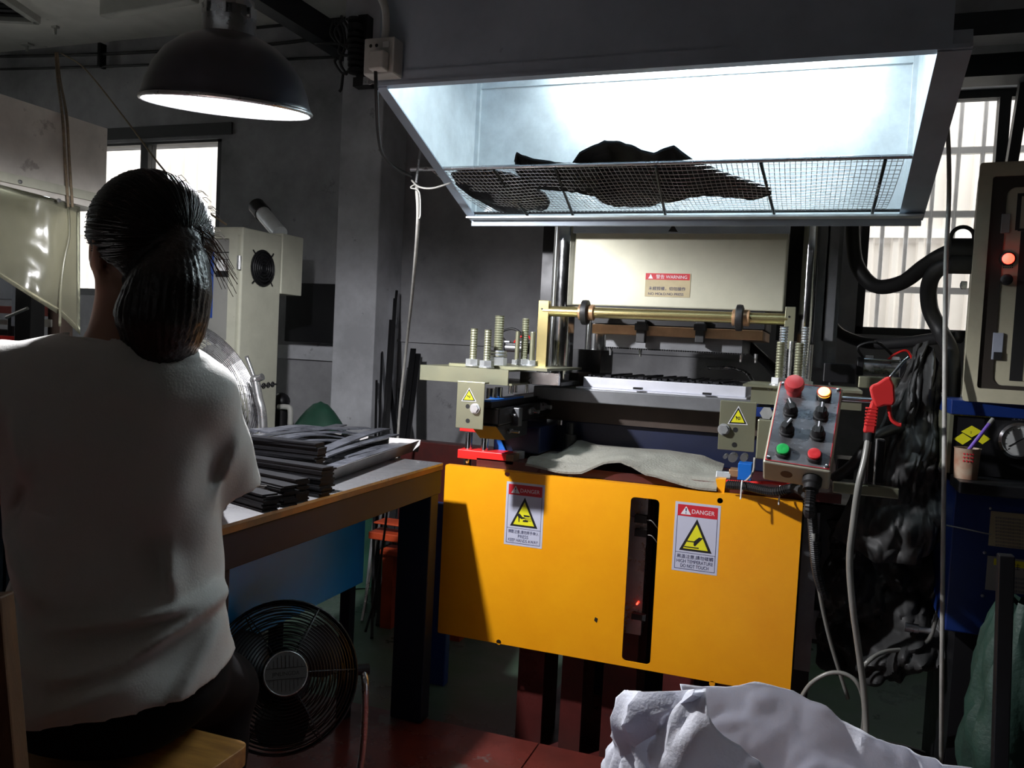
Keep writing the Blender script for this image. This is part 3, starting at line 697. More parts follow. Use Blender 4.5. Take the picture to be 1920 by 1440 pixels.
# --- left rail unit
SY = 2.10
bz1, bz0 = W(790, 684, Y=SY).z, W(790, 712, Y=SY).z
lx0, lx1 = W(788, 690, Y=SY).x, W(953, 700, Y=SY).x
bm1 = MB(); bm1.box(lx0, lx1, SY, SY+.004, bz0, bz1); bm1.box(lx0, lx1, SY+.0042, SY+.34, bz1-.005, bz1); bm1.box(lx0, lx1+.01, SY+.0042, SY+.34, bz0, bz0+.005); bm1.box(lx0, lx0+.004, SY+.0042, SY+.34, bz0+.0055, bz1-.0055)
P(bm1, 'channel_beam', 'olive', label='long yellow zinc channel beam carrying the left studs')
P(MB().box(lx0+.06, lx1+.09, SY+.06, SY+.42, bz1+.0005, bz1+.008), 'beam_plate', 'olive')
P(MB().box(lx1-.015, lx1+.10, SY+.14, SY+.155, bz0+.002, bz1-.006), 'beam_web', 'steel')
P(MB().box(lx1-.02, lx1+.09, SY+.20, SY+.40, bz0-.002, bz0+.008), 'beam_plate', 'blackm')
c = W(786, 698, Y=SY+.1); P(MB().cyl((lx0-.012, SY+.1, (bz0+bz1)/2), (lx0, SY+.1, (bz0+bz1)/2), .008), 'end_pin', 'zinc')
for a_ in ((888, 616, 684, 13, 2.16), (914, 618, 687, 13, 2.13), (935, 592, 684, 17, 2.26), (984, 597, 684, 13, 2.36), (970, 621, 682, 9, 2.42), (998, 622, 684, 10, 2.36)):
    s_ = stud(a_[0], a_[1], a_[2], a_[3], a_[4])
for x_, y_ in ((935, 660), (935, 666)):
    c = W(x_, y_, Y=2.26); P(MB().ring((c.x, 2.26, c.z), ZA, .021, .005, 18, 6), 'spring_washer', 'steel')
# bracket plate with triangle, in front of the panel line
def bracket(c4, Y, nm, tri, bolt, holes_):
    tl_, br_ = W(*c4[0], Y=Y), W(*c4[1], Y=Y)
    o = P(MB().box(tl_.x, br_.x, Y, Y+.004, br_.z, tl_.z), 'guard_plate', nm, bevel=.001)
    MB().box(tl_.x, br_.x, Y+.0042, Y+.03, tl_.z-.004, tl_.z).build('guard_fold', nm, o)
    (ax_, ay_), (bx_, by_), (cx_, cy_) = tri
    tp = [W(x, y, Y=Y-.0004) for x, y in tri]
    g = V(((tp[0].x+tp[1].x+tp[2].x)/3, 0, (tp[0].z+tp[1].z+tp[2].z)/3))
    for sc, mm, k in ((1.0, 'inkwht', 1), (.88, 'inkblk', 2), (.66, 'inkyel', 3)):
        MB().prism([(g.x+(t_.x-g.x)*sc, g.z+(t_.z-g.z)*sc) for t_ in tp], (0, Y-.0003*k, 0), XA, ZA, V((0, -1, 0)), .0002).build('warning_triangle', mm, o)
    hw = (tp[1].x-tp[0].x)*.30
    pc = MB(); hand_press(pc, V((g.x, Y-.0013, g.z)), XA*hw, ZA*hw, V((0, -1, 0)), 1); pc.build('hand_pictogram', 'inkblk', o)
    c = W(*bolt, Y=Y); bt = MB(); bt.hexa(c, c+V((0, -.009, 0)), .011); bt.cyl(c+V((0, .0, 0)), c+V((0, -.003, 0)), .014, n=16); bt.build('bolt', 'zinc', o)
    for h_ in holes_:
        c = W(*h_, Y=Y); MB().cyl(c+V((0, -.0004, 0)), c+V((0, .001, 0)), .006, n=14).build('screw_hole', 'inkblk', o)
    return o
BY = 2.0
bracket(((858, 714), (905, 806)), BY, 'olive', ((865, 752), (893, 753), (880, 727)), (891, 766), ((877, 762), (877, 789)))
bracket(((1351, 751), (1413, 848)), BY, 'olive', ((1364, 795), (1402, 797), (1385, 761)), (1357, 805), ((1379, 806), (1377, 834)))
# rail behind the left guard plate (black rail, blue cover, clamps, adjusters)
gx = W(905, 745, Y=BY).x; gz = W(905, 752, Y=BY).z; gzb = W(905, 800, Y=BY).z
P(MB().box(gx-.03, gx+.012, BY+.035, 2.62, gz-.02, gz-.004), 'slide_rail', 'blackm')
P(MB().box(gx-.02, gx+.01, BY+.035, 2.3, gz-.004, gz+.001), 'rail_cover', 'blue')
P(MB().box(gx-.055, gx+.03, BY+.05, 2.6, gzb, gz-.021), 'slide_housing', 'blackm', bevel=.004)
P(MB().prism([(BY+.04, gzb), (BY+.12, gzb-.045), (BY+.3, gzb-.045), (BY+.3, gzb-.002), (BY+.04, gzb-.002)], (gx-.05, 0, 0), YA, ZA, XA, .075), 'slide_bracket', 'blackp')
P(MB().fbox(931, 762, 972, 800, 2.16, .03), 'clamp_block', 'graypl', bevel=.002)
for (x_, y_, r_, Y_) in ((951, 777, .008, 2.15), (978, 770, .013, 2.3), (995, 770, .011, 2.32), (1018, 762, .012, 2.42), (957, 808, .006, 2.15)):
    c = W(x_, y_, Y=Y_); kb = MB(); kb.cyl(c+V((0, -.02, 0)), c+V((0, .012, 0)), r_, n=14); kb.cyl(c+V((.0, -.005, 0)), c+V((.03, -.012, 0)), r_*.55, n=10)
    P(kb, 'adjuster_knob', 'steel', smooth='auto')
for (x_, y0_, y1_, r_, Y_) in ((850+108, 717, 738, .007, 2.3), (967, 716, 736, .006, 2.3), (988, 718, 736, .006, 2.34), (920, 728, 748, .014, 2.12), (935, 726, 746, .012, 2.16)):
    a, c = W(x_, y0_, Y=Y_), W(x_, y1_, Y=Y_); P(MB().cyl((a.x, Y_, c.z), (a.x, Y_, a.z), r_, n=14), 'spacer_pin', 'chrome', smooth='auto')
# red guide blocks with chrome rods, blue gusset
P(MB().fbox(858, 842, 949, 868, 2.235, .07), 'red_guide_block', 'red', bevel=.002)
P(MB().fbox(862, 797, 905, 812, 2.235, .05), 'red_guide_block', 'red', bevel=.002)
for x_ in (876, 906):
    a, c = W(x_, 810, Y=2.26), W(x_, 880, Y=2.26); P(MB().cyl((c.x, 2.262, c.z-.04), (c.x, 2.262, a.z), .0105, n=18), 'guide_rod', 'chrome', smooth='auto')
tp = [W(x, y, Y=2.31) for x, y in ((927, 800), (950, 850), (927, 850))]
P(MB().prism([(p.x, p.z) for p in tp], (0, 2.31, 0), XA, ZA, YA, .006), 'blue_gusset', 'blue')
P(MB().fbox(927, 795, 1010, 852, 2.33, .2), 'blue_block', 'navy', bevel=.003)
P(MB().fbox(949, 852, 962, 872, 2.235, .05), 'corner_post', 'rustedge')
c = W(973, 843, Y=2.3); P(MB().hexa((c.x, 2.3, .863), (c.x, 2.3, .885), .018), 'bed_bolt', 'zinc', bevel=.001)
# small glass oiler behind
c = W(1068, 800, Y=2.45); ol = MB(); ol.cyl((c.x, 2.46, .865), (c.x, 2.46, .93), .02, n=16); ol.cyl((c.x, 2.46, .93), (c.x, 2.46, .965), .012, n=12); P(ol, 'oiler', 'blackp', smooth='auto')

# --- right rail unit
rz1, rz0 = W(1395, 720, Y=2.14).z, W(1400, 756, Y=2.14).z
rx0, rx1 = W(1393, 720, Y=2.14).x, W(1618, 730, Y=2.14).x
P(MB().box(rx0, rx1, 2.14, 2.46, rz1-.006, rz1), 'beam_plate', 'olive')
P(MB().box(rx0+.02, rx1, 2.15, 2.155, rz0, rz1-.0062), 'channel_beam', 'olive')
P(MB().box(rx0+.02, rx0+.024, 2.155, 2.44, rz0, rz1-.0062), 'channel_web', 'olive')
c = W(1444, 727, Y=2.149); P(MB().ring(c, YA, .006, .0015, 16, 6), 'screw_ring', 'steel')
for a_ in ((1462, 641, 720, 16, 2.18), (1497, 643, 722, 17, 2.18), (1467, 612, 722, 17, 2.3), (1507, 613, 722, 15, 2.3), (1481, 640, 722, 9, 2.36), (1519, 646, 722, 9, 2.36)):
    stud(*a_, m='olive' if a_[4] < 2.2 else 'steel')
P(MB().fbox(1421, 786, 1472, 865, 2.12, .2), 'side_block', 'olive', bevel=.003)
P(MB().fbox(1413, 762, 1470, 785, 2.16, .2), 'blue_block', 'bluedk', bevel=.002)
c = W(1437, 775, Y=2.13); P(MB().hexa(c, c+V((0, .025, 0)), .016), 'bed_bolt', 'zinc')
for (x_, y_, r_) in ((1374, 858, .011), (1395, 858, .009), (1360, 856, .005)):
    c = W(x_, y_, Y=2.12); P(MB().cyl(c+V((0, -.012, 0)), c+V((0, .03, 0)), r_, n=12), 'adjuster_knob', 'steel', smooth='auto')
c = W(1362, 884, Y=2.26); P(MB().hexa((c.x-.025, 2.26, .875), (c.x+.012, 2.26, .875), .016), 'bed_bolt', 'zinc', bevel=.001)
tp = [W(x, y, Y=2.24) for x, y in ((1343, 897), (1362, 897), (1358, 930), (1350, 930))]
P(MB().prism([(p.x, p.z) for p in tp][::-1], (0, 2.225, 0), XA, ZA, YA, .03), 'orange_bracket', 'yellow')
for (x0, y0, x1, y1, m_) in ((1384, 868, 1408, 902, 'blue'), (1367, 880, 1384, 895, 'copper'), (1310, 917, 1340, 935, 'blue'), (1369, 916, 1383, 938, 'blue'), (1400, 920, 1432, 938, 'blue'), (1295, 908, 1310, 930, 'red')):
    P(MB().fbox(x0, y0, x1, y1, 2.25, .05), 'valve_block', m_, bevel=.002)
P(MB().tube(smoothpath([W(1415, 858, Y=2.2), W(1412, 885, Y=2.2), W(1398, 902, Y=2.2), W(1380, 910, Y=2.22)], 5), .003, 8), 'air_line', 'cablew', smooth=True)
P(MB().tube(smoothpath([W(1362, 902, Y=2.2), W(1400, 905, Y=2.19), W(1440, 905, Y=2.19), W(1490, 910, Y=2.2)], 5), .004, 8), 'air_line', 'red', smooth=True)

# --- operator control box, tilted back on its arm
CB = W(1507, 795, Y=1.99)
tilt = math.radians(40); rl = math.radians(3.2)
cu0 = V((0, math.sin(tilt), math.cos(tilt))); cn = V((0, -math.cos(tilt), math.sin(tilt)))
cx = (XA*math.cos(rl)-cu0*math.sin(rl)*.0+cu0*(-.0)).normalized()
cx = (XA*math.cos(rl)+cu0*(-math.sin(rl)*-1)*.0).normalized()
cu = (cu0+XA*math.sin(math.radians(4.5))).normalized(); cx = cu.cross(cn).normalized()
bw, bh, bd = .142, .232, .075
box = P(MB().obox(CB, cx, cu, cn, -bw/2, bw/2, -bh/2, bh/2, -bd, -.001), 'control_box', 'cream', bevel=.004, label='tilted operator box with eight controls')
MB().obox(CB, cx, cu, cn, -bw/2+.004, bw/2-.004, -bh/2+.004, bh/2-.004, -.0009, .0015).build('face_plate', mat('scratched_face_plate', (.20, .20, .21), .3, .75, var=.6, scale=9, col2=(.42, .42, .44), rvar=.1, stretch=(1, 3, 1)), box)
rim = MB()
for (a0, a1, b0, b1) in ((-.067, .067, .1105, .112), (-.067, .067, -.112, -.1105), (-.067, -.0655, -.1105, .1105), (.0655, .067, -.1105, .1105)):
    rim.obox(CB, cx, cu, cn, a0, a1, b0, b1, .0015, .0022)
rim.build('face_border', 'inkred', box)
for sx in (-1, 1):
    for sy in (-1, 1):
        c = CB+cx*(sx*.061)+cu*(sy*.106)+cn*.0015
        MB().lathe([(.0055, 0), (.005, .0025), (.002, .0035)], c, cn, 12, True).build('corner_screw', 'chrome', box, smooth='auto')
def ctl(col, row): return CB+cx*(-.033 if col == 0 else .033)+cu*(.081-.0545*row)+cn*.0016
o = MB().lathe([(.017, 0), (.017, .016), (.0215, .02), (.0225, .03), (.020, .038), (.012, .041), (.003, .042)], ctl(0, 0)+cu*.006, cn, 28, True).build('emergency_stop', mat('emergency_red', (.50, .045, .05), .45, var=.2, scale=40), box, smooth='auto', label='red mushroom emergency stop')
def bezel(c, h=.006, r=.0155): return MB().lathe([(r+.001, 0), (r+.0012, h), (r-.001, h+.001), (.002, h+.001)], c, cn, 24, True).build('bezel', 'blackp', box, smooth='auto')
c = ctl(1, 0); bezel(c, .014); MB().lathe([(.0142, .014), (.0142, .021), (.012, .0235), (.002, .0245)], c, cn, 24, True).build('amber_lamp', 'ledyel', box, smooth='auto')
MB().ring(c+cn*.0205, cn, .0142, .0018, 28, 6).build('lamp_ring', 'orange', box, smooth=True)
for col_, row, ang in ((0, 1, 25), (1, 1, 0), (0, 2, -25), (1, 2, 0)):
    c = ctl(col_, row); bezel(c, .008)
    MB().lathe([(.0135, .009), (.0125, .026), (.011, .028), (.002, .028)], c, cn, 20, True).build('selector_knob', 'blackp', box, smooth='auto')
    a = math.radians(ang); dv = cu*math.cos(a)-cx*math.sin(a); sv = dv.cross(cn)
    MB().obox(c+cn*.0282, sv, dv, cn, -.0055, .0055, -.014, .015, 0, .006).build('selector_grip', 'blackp', box, bevel=.001)
    MB().obox(c+cn*.0343, sv, dv, cn, -.0014, .0014, .001, .0155, 0, .0006).build('selector_mark', 'inkwht', box)
for col_, m_ in ((0, mat('green_button_plastic', (.012, .38, .075), .4)), (1, mat('red_button_plastic', (.60, .025, .03), .4))):
    c = ctl(col_, 3)-cu*.004; bezel(c, .010)
    MB().lathe([(.0135, .0105), (.0135, .017), (.0115, .018), (.003, .0165)], c, cn, 24, True).build('push_button', m_, box, smooth='auto')
c = CB-cu*(bh/2)-cn*.038; MB().lathe([(.0001, .0006), (.013, .0006), (.013, 0)], c-cx*.02, -cu, 20).build('knock_out', mat('knockout_brown', (.10, .05, .03), .5), box)
gl = c+cx*.035
MB().lathe([(.021, 0), (.021, .016), (.017, .02), (.017, .032)], gl, -cu, 16, True).build('cable_gland', 'blackp', box, smooth='auto')
P(MB().fbox(1455, 780, 1560, 800, 2.09, .05), 'box_arm', 'olive')
# ribbed conduits
def conduit(pts, r, name='ribbed_conduit', parent=press, pitch=.0055):
    pth = smoothpath(pts, 14); L_ = [0]
    for i in range(1, len(pth)): L_.append(L_[-1]+(pth[i]-pth[i-1]).length)
    n = int(L_[-1]/(pitch/2)); out = []; j = 0
    for k in range(n+1):
        s = L_[-1]*k/n
        while j < len(L_)-2 and L_[j+1] < s: j += 1
        t = (s-L_[j])/max(1e-9, L_[j+1]-L_[j]); out.append(pth[j].lerp(pth[j+1], t))
    m_ = MB(); m_.tube(out, r, 8); i0 = 0
    for k in range(len(out)):
        sc = 1.0 if k % 2 else .84
        for q in range(8):
            v = V(m_.v[k*8+q]); m_.v[k*8+q] = tuple(out[k]+(v-out[k])*sc)
    return m_.build(name, 'blackp', parent)
g0 = gl-cu*.03
conduit([g0, g0+V((.0, -.0, -.05)), W(1522, 960, Y=2.1), W(1530, 1060, Y=2.15), W(1545, 1120, Y=2.2)], .0125)
conduit([W(1364, 909, Y=2.19), W(1400, 912, Y=2.17), W(1450, 922, Y=2.13), W(1492, 915, Y=2.1), g0+V((0, .02, -.02))], .0125)
for x_, y_ in ((1391, 912), (1462, 922)):
    c = W(x_, y_, Y=2.16); P(MB().ring(c, XA, .0145, .002, 16, 6), 'cable_tie', 'white'); P(MB().cyl(c+V((0, -.014, 0)), c+V((0, -.016, -.03)), .002, n=6), 'cable_tie', 'white')
P(MB().tube(smoothpath([W(1525, 1000, Y=2.12), W(1535, 1100, Y=2.18), W(1556, 1200, Y=2.22), W(1590, 1310, Y=2.25)], 6), .005, 8), 'air_line', 'hosegrey', smooth=True)
# --- right side arms, cylinders, gun stand
P(MB().fbox(1562, 905, 1685, 936, 2.0, .03), 'stand_bar', 'olive', bevel=.002)
cy = MB(); a, c = W(1645, 822, Y=2.02), W(1645, 906, Y=2.02); cy.box(a.x-.016, a.x+.016, 2.0, 2.03, c.z, a.z); P(cy, 'stand_post', 'blackm', bevel=.003)
for dx in (-.010, .010): P(MB().cyl((a.x+dx-.012, 1.995, c.z), (a.x+dx-.012, 1.995, a.z), .003, n=8), 'stand_rod', 'steel')
a, c = W(1575, 748, Y=2.06), W(1668, 756, Y=2.06); c.z = a.z
P(MB().cyl(a, c, .0075, n=14), 'support_rod', 'chrome', smooth='auto'); P(MB().sphere(a, .009), 'rod_end', 'chrome', smooth=True); P(MB().sphere(c, .009), 'rod_end', 'chrome', smooth=True)
P(MB().fbox(1610, 705, 1740, 735, 2.5, .12), 'side_arm', 'olive', bevel=.003)
P(MB().fbox(1545, 680, 1604, 720, 2.5, .1), 'side_housing', 'blackm', bevel=.003)
def cylinder(x0, y0, x1, y1, Y):
    a, c = W(x0, (y0+y1)/2, Y=Y), W(x1, (y0+y1)/2, Y=Y); c.z = a.z; px_ = abs(W(x0, y0, Y=Y).z-W(x0, y1, Y=Y).z); r = px_*.36
    o = P(MB().cyl(a, c, r, n=20), 'air_cylinder', 'steel', smooth='auto')
    for pz_ in (a, c-XA*.018): MB().box(pz_.x, pz_.x+.018, Y-r*1.25, Y+r*1.25, a.z-r*1.3, a.z+r*1.3).build('end_cap', 'blackm', o, bevel=.002)
    for sy in (-1, 1):
        MB().cyl((a.x, Y+sy*r*1.05, a.z+r*1.05), (c.x, Y+sy*r*1.05, a.z+r*1.05), .003, n=8).build('tie_rod', 'chrome', o)
    for f in (.25, .78):
        x_ = a.x+(c.x-a.x)*f; MB().box(x_-.01, x_+.01, Y-r, Y+.0, a.z+r*.9, a.z+r*1.6).build('sensor_clip', 'zinc', o, bevel=.001)
    MB().tube(smoothpath([(a.x+.02, Y, a.z+r), (a.x+.0, Y-.01, a.z+r+.035), (a.x+.05, Y-.01, a.z+r+.05), (a.x+.10, Y, a.z+r+.01)], 5), .004, 6).build('sensor_lead', 'blackp', o, smooth=True)
    MB().tube(smoothpath([(c.x-.05, Y-.01, a.z+r), (c.x-.03, Y-.02, a.z+r+.02), (c.x-.0, Y-.01, a.z+r+.03), (c.x+.02, Y, a.z+r)], 5), .0035, 6).build('sensor_lead', 'red', o, smooth=True)
    return o
cylinder(1606, 668, 1698, 704, 2.62); cylinder(940, 640, 990, 662, 2.72)
P(MB().fbox(1690, 672, 1760, 684, 2.72, .03), 'cylinder_rod', 'steel')
# lower right dark frame of the press and hanging box
P(MB().fbox(1500, 940, 1512, 1330, 2.5, .05), 'frame_post', 'blackm')
P(MB().fbox(1503, 1140, 1535, 1200, 2.42, .05), 'junction_box', 'graypl', bevel=.003)
P(MB().fbox(1508, 960, 1518, 1260, 2.4, .015), 'frame_post', 'graypl')
P(MB().fbox(1570, 860, 1600, 900, 2.4, .1), 'valve_bank', 'blackm', bevel=.003)
P(MB().tube(smoothpath([W(1560, 900, Y=2.3), W(1600, 870, Y=2.3), W(1640, 820, Y=2.3), W(1690, 800, Y=2.35)], 6), .014, 8), 'side_hose', 'blackp', smooth=True)
P(MB().box(.02, .30, 2.46, 2.9, .4, .8), 'side_tank', 'blackm', bevel=.006)

# ================================================================== wire shelf inside the hood, with rubber sheets on it
MYF, MYR = 2.09, 2.318
fa, fb_ = W(770, 327, Y=MYF), W(1745, 283, Y=MYF); fzl = (W(1000, 317, Y=MYF).z+W(1600, 290, Y=MYF).z)/2
rzl = W(1300, 397, Y=MYR).z
fa.z = fb_.z = fzl
shelf = thing('wire_mesh_shelf', 'wire mesh drying shelf on thin rods across the hood opening', 'shelf', ((fa.x+fb_.x)/2, MYF, fzl))
MB().cyl(fa, fb_, .0055, n=10).build('front_rod', 'steel', shelf, smooth='auto')
ra_, rb_ = V((W(888, 403, Y=MYR).x, MYR, rzl)), V((W(1698, 390, Y=MYR).x, MYR, rzl))
MB().cyl(ra_, rb_, .004, n=8).build('rear_rod', 'blackm', shelf, smooth='auto')
def sag(u, v):
    """mesh surface: u across, v front to back"""
    a = fa.lerp(fb_, u); b = ra_.lerp(rb_, u); p = a.lerp(b, v)
    p.z += -.010*math.sin(PI*v)+.003*math.sin(u*31)*math.sin(PI*v)
    return p
wm = MB(); NW = 96
for k in range(NW+1):
    u = .045+.915*k/NW; wm.tube([sag(u, j/5) for j in range(6)], .0009, 4, False)
for k in range(1, 17):
    v = k/17; wm.tube([sag(.045+.915*j/60, v) for j in range(61)], .0009, 4, False)
o = wm.build('mesh_wires', 'steel', shelf); o['kind'] = 'stuff'
for x0, x1 in ((1040, 1075), (1228, 1248), (1425, 1452), (1658, 1636), (925, 990)):
    a = W(x0, 330, Y=MYF); b = W(x1, 392, Y=MYR)
    MB().cyl((a.x, MYF, fzl-.007), (b.x, MYR-.002, rzl-.007), .0042, n=8).build('cross_rod', 'blackm', shelf, smooth='auto')
# frayed end of the mesh at the left and the tie wire
tw = MB(); tw.tube(smoothpath([W(772, 338, Y=MYF), W(785, 350, Y=MYF-.01), W(810, 353, Y=MYF-.01), W(845, 343, Y=MYF)], 6), .0028, 6)
tw.build('tie_wire', 'cablew', shelf, smooth=True)
def rubber_sheet(name, label, prof, thick, seed):
    """prof: list of (pixel x along the front rod, front v, back v, hump height m)"""
    xs = [W(p[0], 320, Y=MYF).x for p in prof]; u0, u1 = xs[0], xs[-1]
    def fn(u, v):
        X = u0+(u1-u0)*u
        k = max(i for i in range(len(xs)-1) if xs[i] <= X+1e-9); t = (X-xs[k])/(xs[k+1]-xs[k])
        vf, vb, h = [prof[k][i]+(prof[k+1][i]-prof[k][i])*t for i in (1, 2, 3)]
        vv = vf+(vb-vf)*v; uu = (X-fa.x)/(fb_.x-fa.x); s_ = sag(uu, min(1, max(0, vv)))
        nn = noise.noise(V((X*16, vv*5, seed)))*.010+noise.noise(V((X*45, vv*14, seed)))*.004
        rag = noise.noise(V((X*60, 3.1, seed)))*.012*(1 if v > .9 else 0)
        hump = 1.35*h*math.sin(PI*min(1, .30+v*.70))**1.1
        return (X, s_.y+rag, s_.z+.004+hump+max(-.002, nn*(.4+h*20)))
    o = MB().grid(fn, 64, 22, thick).build(name, 'rubber', None, smooth='auto'); return tag(o, label, 'rubber sheet', 'rubber sheets on the wire shelf')
rubber_sheet('rubber_sheet', 'large crumpled black rubber sheet humped over the middle of the wire shelf', [(1062, .1, .42, .01), (1085, .0, .55, .03), (1110, -.0, .78, .045), (1130, .0, .90, .052), (1165, .0, .92, .045), (1200, .0, .88, .030), (1225, .0, .75, .022), (1245, .02, .70, .034), (1262, .02, .66, .040), (1285, .03, .62, .020), (1310, .12, .58, .010), (1350, .22, .66, .006), (1400, .36, .72, .004), (1430, .46, .62, .004), (1444, .5, .56, .003)], .006, 1.7)
rubber_sheet('rubber_sheet', 'rolled black rubber flap lying left of the large crumpled sheet', [(960, .05, .12, .012), (966, .0, .3, .026), (985, .0, .40, .022), (1010, .0, .42, .012), (1040, .0, .44, .006), (1072, .02, .46, .005), (1110, .05, .4, .004)], .006, 4.2)
rubber_sheet('rubber_sheet', 'flat black rubber piece at the shelf end beside the switch cable', [(838, .12, .30, .002), (860, .06, .62, .004), (885, .05, .92, .004), (920, .08, .95, .004), (950, .15, .94, .004), (985, .38, .90, .003), (998, .55, .72, .002)], .006, 8.8)

# ================================================================== felt cloth on the press bed
def cloth(u, v):
    xf = [(985, 872), (1010, 880), (1045, 884), (1090, 886), (1130, 872), (1165, 866), (1185, 872), (1210, 892), (1250, 902), (1300, 912), (1343, 920)]
    xb = [(1010, 842), (1050, 850), (1085, 826), (1120, 836), (1165, 840), (1200, 843), (1250, 846), (1290, 852), (1318, 856), (1340, 866), (1358, 872)]
    t = u*(len(xf)-1); k = min(int(t), len(xf)-2); t -= k
    px_ = xf[k][0]+(xf[k+1][0]-xf[k][0])*t; py_ = xf[k][1]+(xf[k+1][1]-xf[k][1])*t
    bx_ = xb[k][0]+(xb[k+1][0]-xb[k][0])*t; by_ = xb[k][1]+(xb[k+1][1]-xb[k][1])*t
    A = W(px_, py_, Y=2.205); B = W(bx_, by_, Y=2.47)
    p = A.lerp(B, v)
    p.z = max(p.z, .868 if p.y > 2.233 else .0)+.006*noise.noise(V((p.x*14, p.y*14, 0)))*(1-abs(2*v-1))+.004+.004*math.sin(u*19)*(1-v)
    return p
felt = MB().grid(cloth, 48, 14, .006).build('felt_cloth', 'felt', smooth='auto'); tag(felt, 'worn grey felt cloth laid over the press bed above the yellow panel', 'cloth')

# ================================================================== socket box with plug and cable on the hood corner
SBY = 1.70
sb = thing('socket_box', 'grubby white socket box with plug on the hood corner', 'socket', W(716, 105, Y=SBY))
p, q = W(683, 72, Y=SBY), W(737, 137, Y=SBY)
body = MB().box(p.x, q.x, SBY, HF-.004, q.z, p.z).build('box_body', 'whitepl', sb, bevel=.004)
MB().fbox(691, 94, 718, 128, SBY-.028, .027).build('plug', 'whitepl', sb, bevel=.004)
MB().fbox(718, 78, 729, 88, SBY-.003, .003).build('switch', 'white', sb)
for x_, y_ in ((695, 86), (706, 85)):
    c = W(x_, y_, Y=SBY-.0005); MB().cyl(c, c+V((0, .0004, 0)), .004, n=12).build('socket_hole', 'inkblk', sb)
MB().tube(smoothpath([W(722, 74, Y=1.72), W(724, 45, Y=1.72), W(722, 15, Y=1.72), W(712, -10, Y=1.72), W(690, -60, Y=1.72)], 6), .009, 10).build('conduit', 'whitepl', sb, smooth=True)
MB().tube(smoothpath([W(704, 128, Y=SBY-.012), W(706, 180, Y=SBY), W(709, 250, Y=1.78), W(718, 290, Y=1.9), W(742, 315, Y=2.0), W(772, 330, Y=2.07)], 8), .0045, 8).build('plug_cable', 'blackp', sb, smooth=True)
# eyelet bracket at the hood's corner
eb = MB(); eb.fbox(681, 144, 706, 157, HF-.002, .0015); MB
c = W(694, 153, Y=HF-.004); eb.ring(c, YA, .006, .0018, 16, 6); tag(eb.build('hook_eyelet', 'steel'), 'small steel hook eyelet on the left lip of the hood', 'hook')
# thin rods hung from the shelf end, long grey cable running down to the floor
for k, (xa, ya, xb, yb) in enumerate(((797, 209, 780, 342), (790, 211, 784, 255))):
    tag(MB().cyl(W(xa, ya, Y=2.06-.02*k), W(xb, yb, Y=2.06-.02*k), .0035, n=8).build('thin_steel_rod', 'steel', smooth='auto'), ('long' if k == 0 else 'short')+' thin steel rod sticking up beside the hood side sheet', 'rod')
cab_pts = [W(781, 345, Y=2.1), W(784, 400, Y=2.15), W(780, 470, Y=2.3), W(772, 560, Y=2.6), W(762, 650, Y=2.9), W(752, 740, Y=3.0), W(746, 820, Y=3.05), W(742, 900, Y=3.1), W(738, 1000, Z=.01)]
hc = MB().tube(smoothpath(cab_pts, 8), .0055, 8).build('hanging_cable', 'cablew', smooth=True); tag(hc, 'long pale cable hanging from the shelf end down past the scrap bars', 'cable')
MB().tube(smoothpath([W(779, 345, Y=2.09), W(770, 352, Y=2.09), W(786, 360, Y=2.09), W(788, 400, Y=2.09), W(786, 410, Y=2.09)], 6), .0018, 6).build('tie_end', 'cablew', hc, smooth=True)

# ================================================================== work table
TZ = .86; TX1 = -.943; TX0 = -1.62; TY0, TY1 = 1.155, 2.095
tb = thing('work_table', 'steel topped work table with dark blue frame and rust orange edge', 'table', ((TX0+TX1)/2, (TY0+TY1)/2, .14))
MB().box(TX0, TX1, TY0, TY1, TZ-.006, TZ).build('table_top', 'tabletop', tb)
MB().box(TX1-.008, TX1, TY0, TY1, TZ-.018, TZ-.0062).build('edge_strip', 'rustedge', tb)
MB().box(TX0, TX1-.009, TY0, TY0+.008, TZ-.018, TZ-.0062).build('edge_strip', 'rustedge', tb)
for (a, b_, c, d_) in ((TX1-.055, TX1-.003, TY0+.01, TY1), (TX0, TX0+.05, TY0+.01, TY1), (TX0+.051, TX1-.056, TY0+.01, TY0+.06), (TX0+.051, TX1-.056, TY1-.05, TY1)):
    MB().box(a, b_, c, d_, TZ-.085, TZ-.0185).build('apron', 'tableleg', tb, bevel=.002)
for (x0, x1, y0, y1) in ((TX1-.105, TX1-.009, TY1-.05, TY1), (TX1-.07, TX1-.009, TY0+.01, TY0+.06), (TX0, TX0+.06, TY1-.05, TY1), (TX0, TX0+.06, TY0+.01, TY0+.06)):
    MB().box(x0, x1, y0, y1, .14, TZ-.0855).build('leg', 'tableleg', tb, bevel=.003)
# blue cabinet under the table
BX = -1.14
z1, z0 = TZ-.09, W(683, 1090, X=BX).z
ya, yb = 1.38, W(684, 1000, X=BX).y
bb = thing('blue_metal_box', 'bright blue sheet metal box with dark paint chips under the table', 'box', (BX-.15, (ya+yb)/2, z0))
MB().box(BX-.003, BX, ya, yb, z0, z1).build('side_sheet', 'bluebox', bb)
MB().box(BX-.28, BX-.004, ya, ya+.003, z0, z1).build('end_sheet', 'bluebox', bb); MB().box(BX-.28, BX-.004, yb-.003, yb, z0, z1).build('end_sheet', 'bluebox', bb)
MB().box(BX-.283, BX-.28, ya, yb, z0, z1).build('side_sheet', 'bluebox', bb); MB().box(BX-.28, BX-.004, ya+.004, yb-.004, z0, z0+.003).build('bottom_sheet', 'bluebox', bb)
for x_ in (BX-.27, BX-.04):
    for y_ in (ya+.02, yb-.05): MB().box(x_, x_+.03, y_, y_+.03, .14, z0).build('leg', 'tableleg', bb)

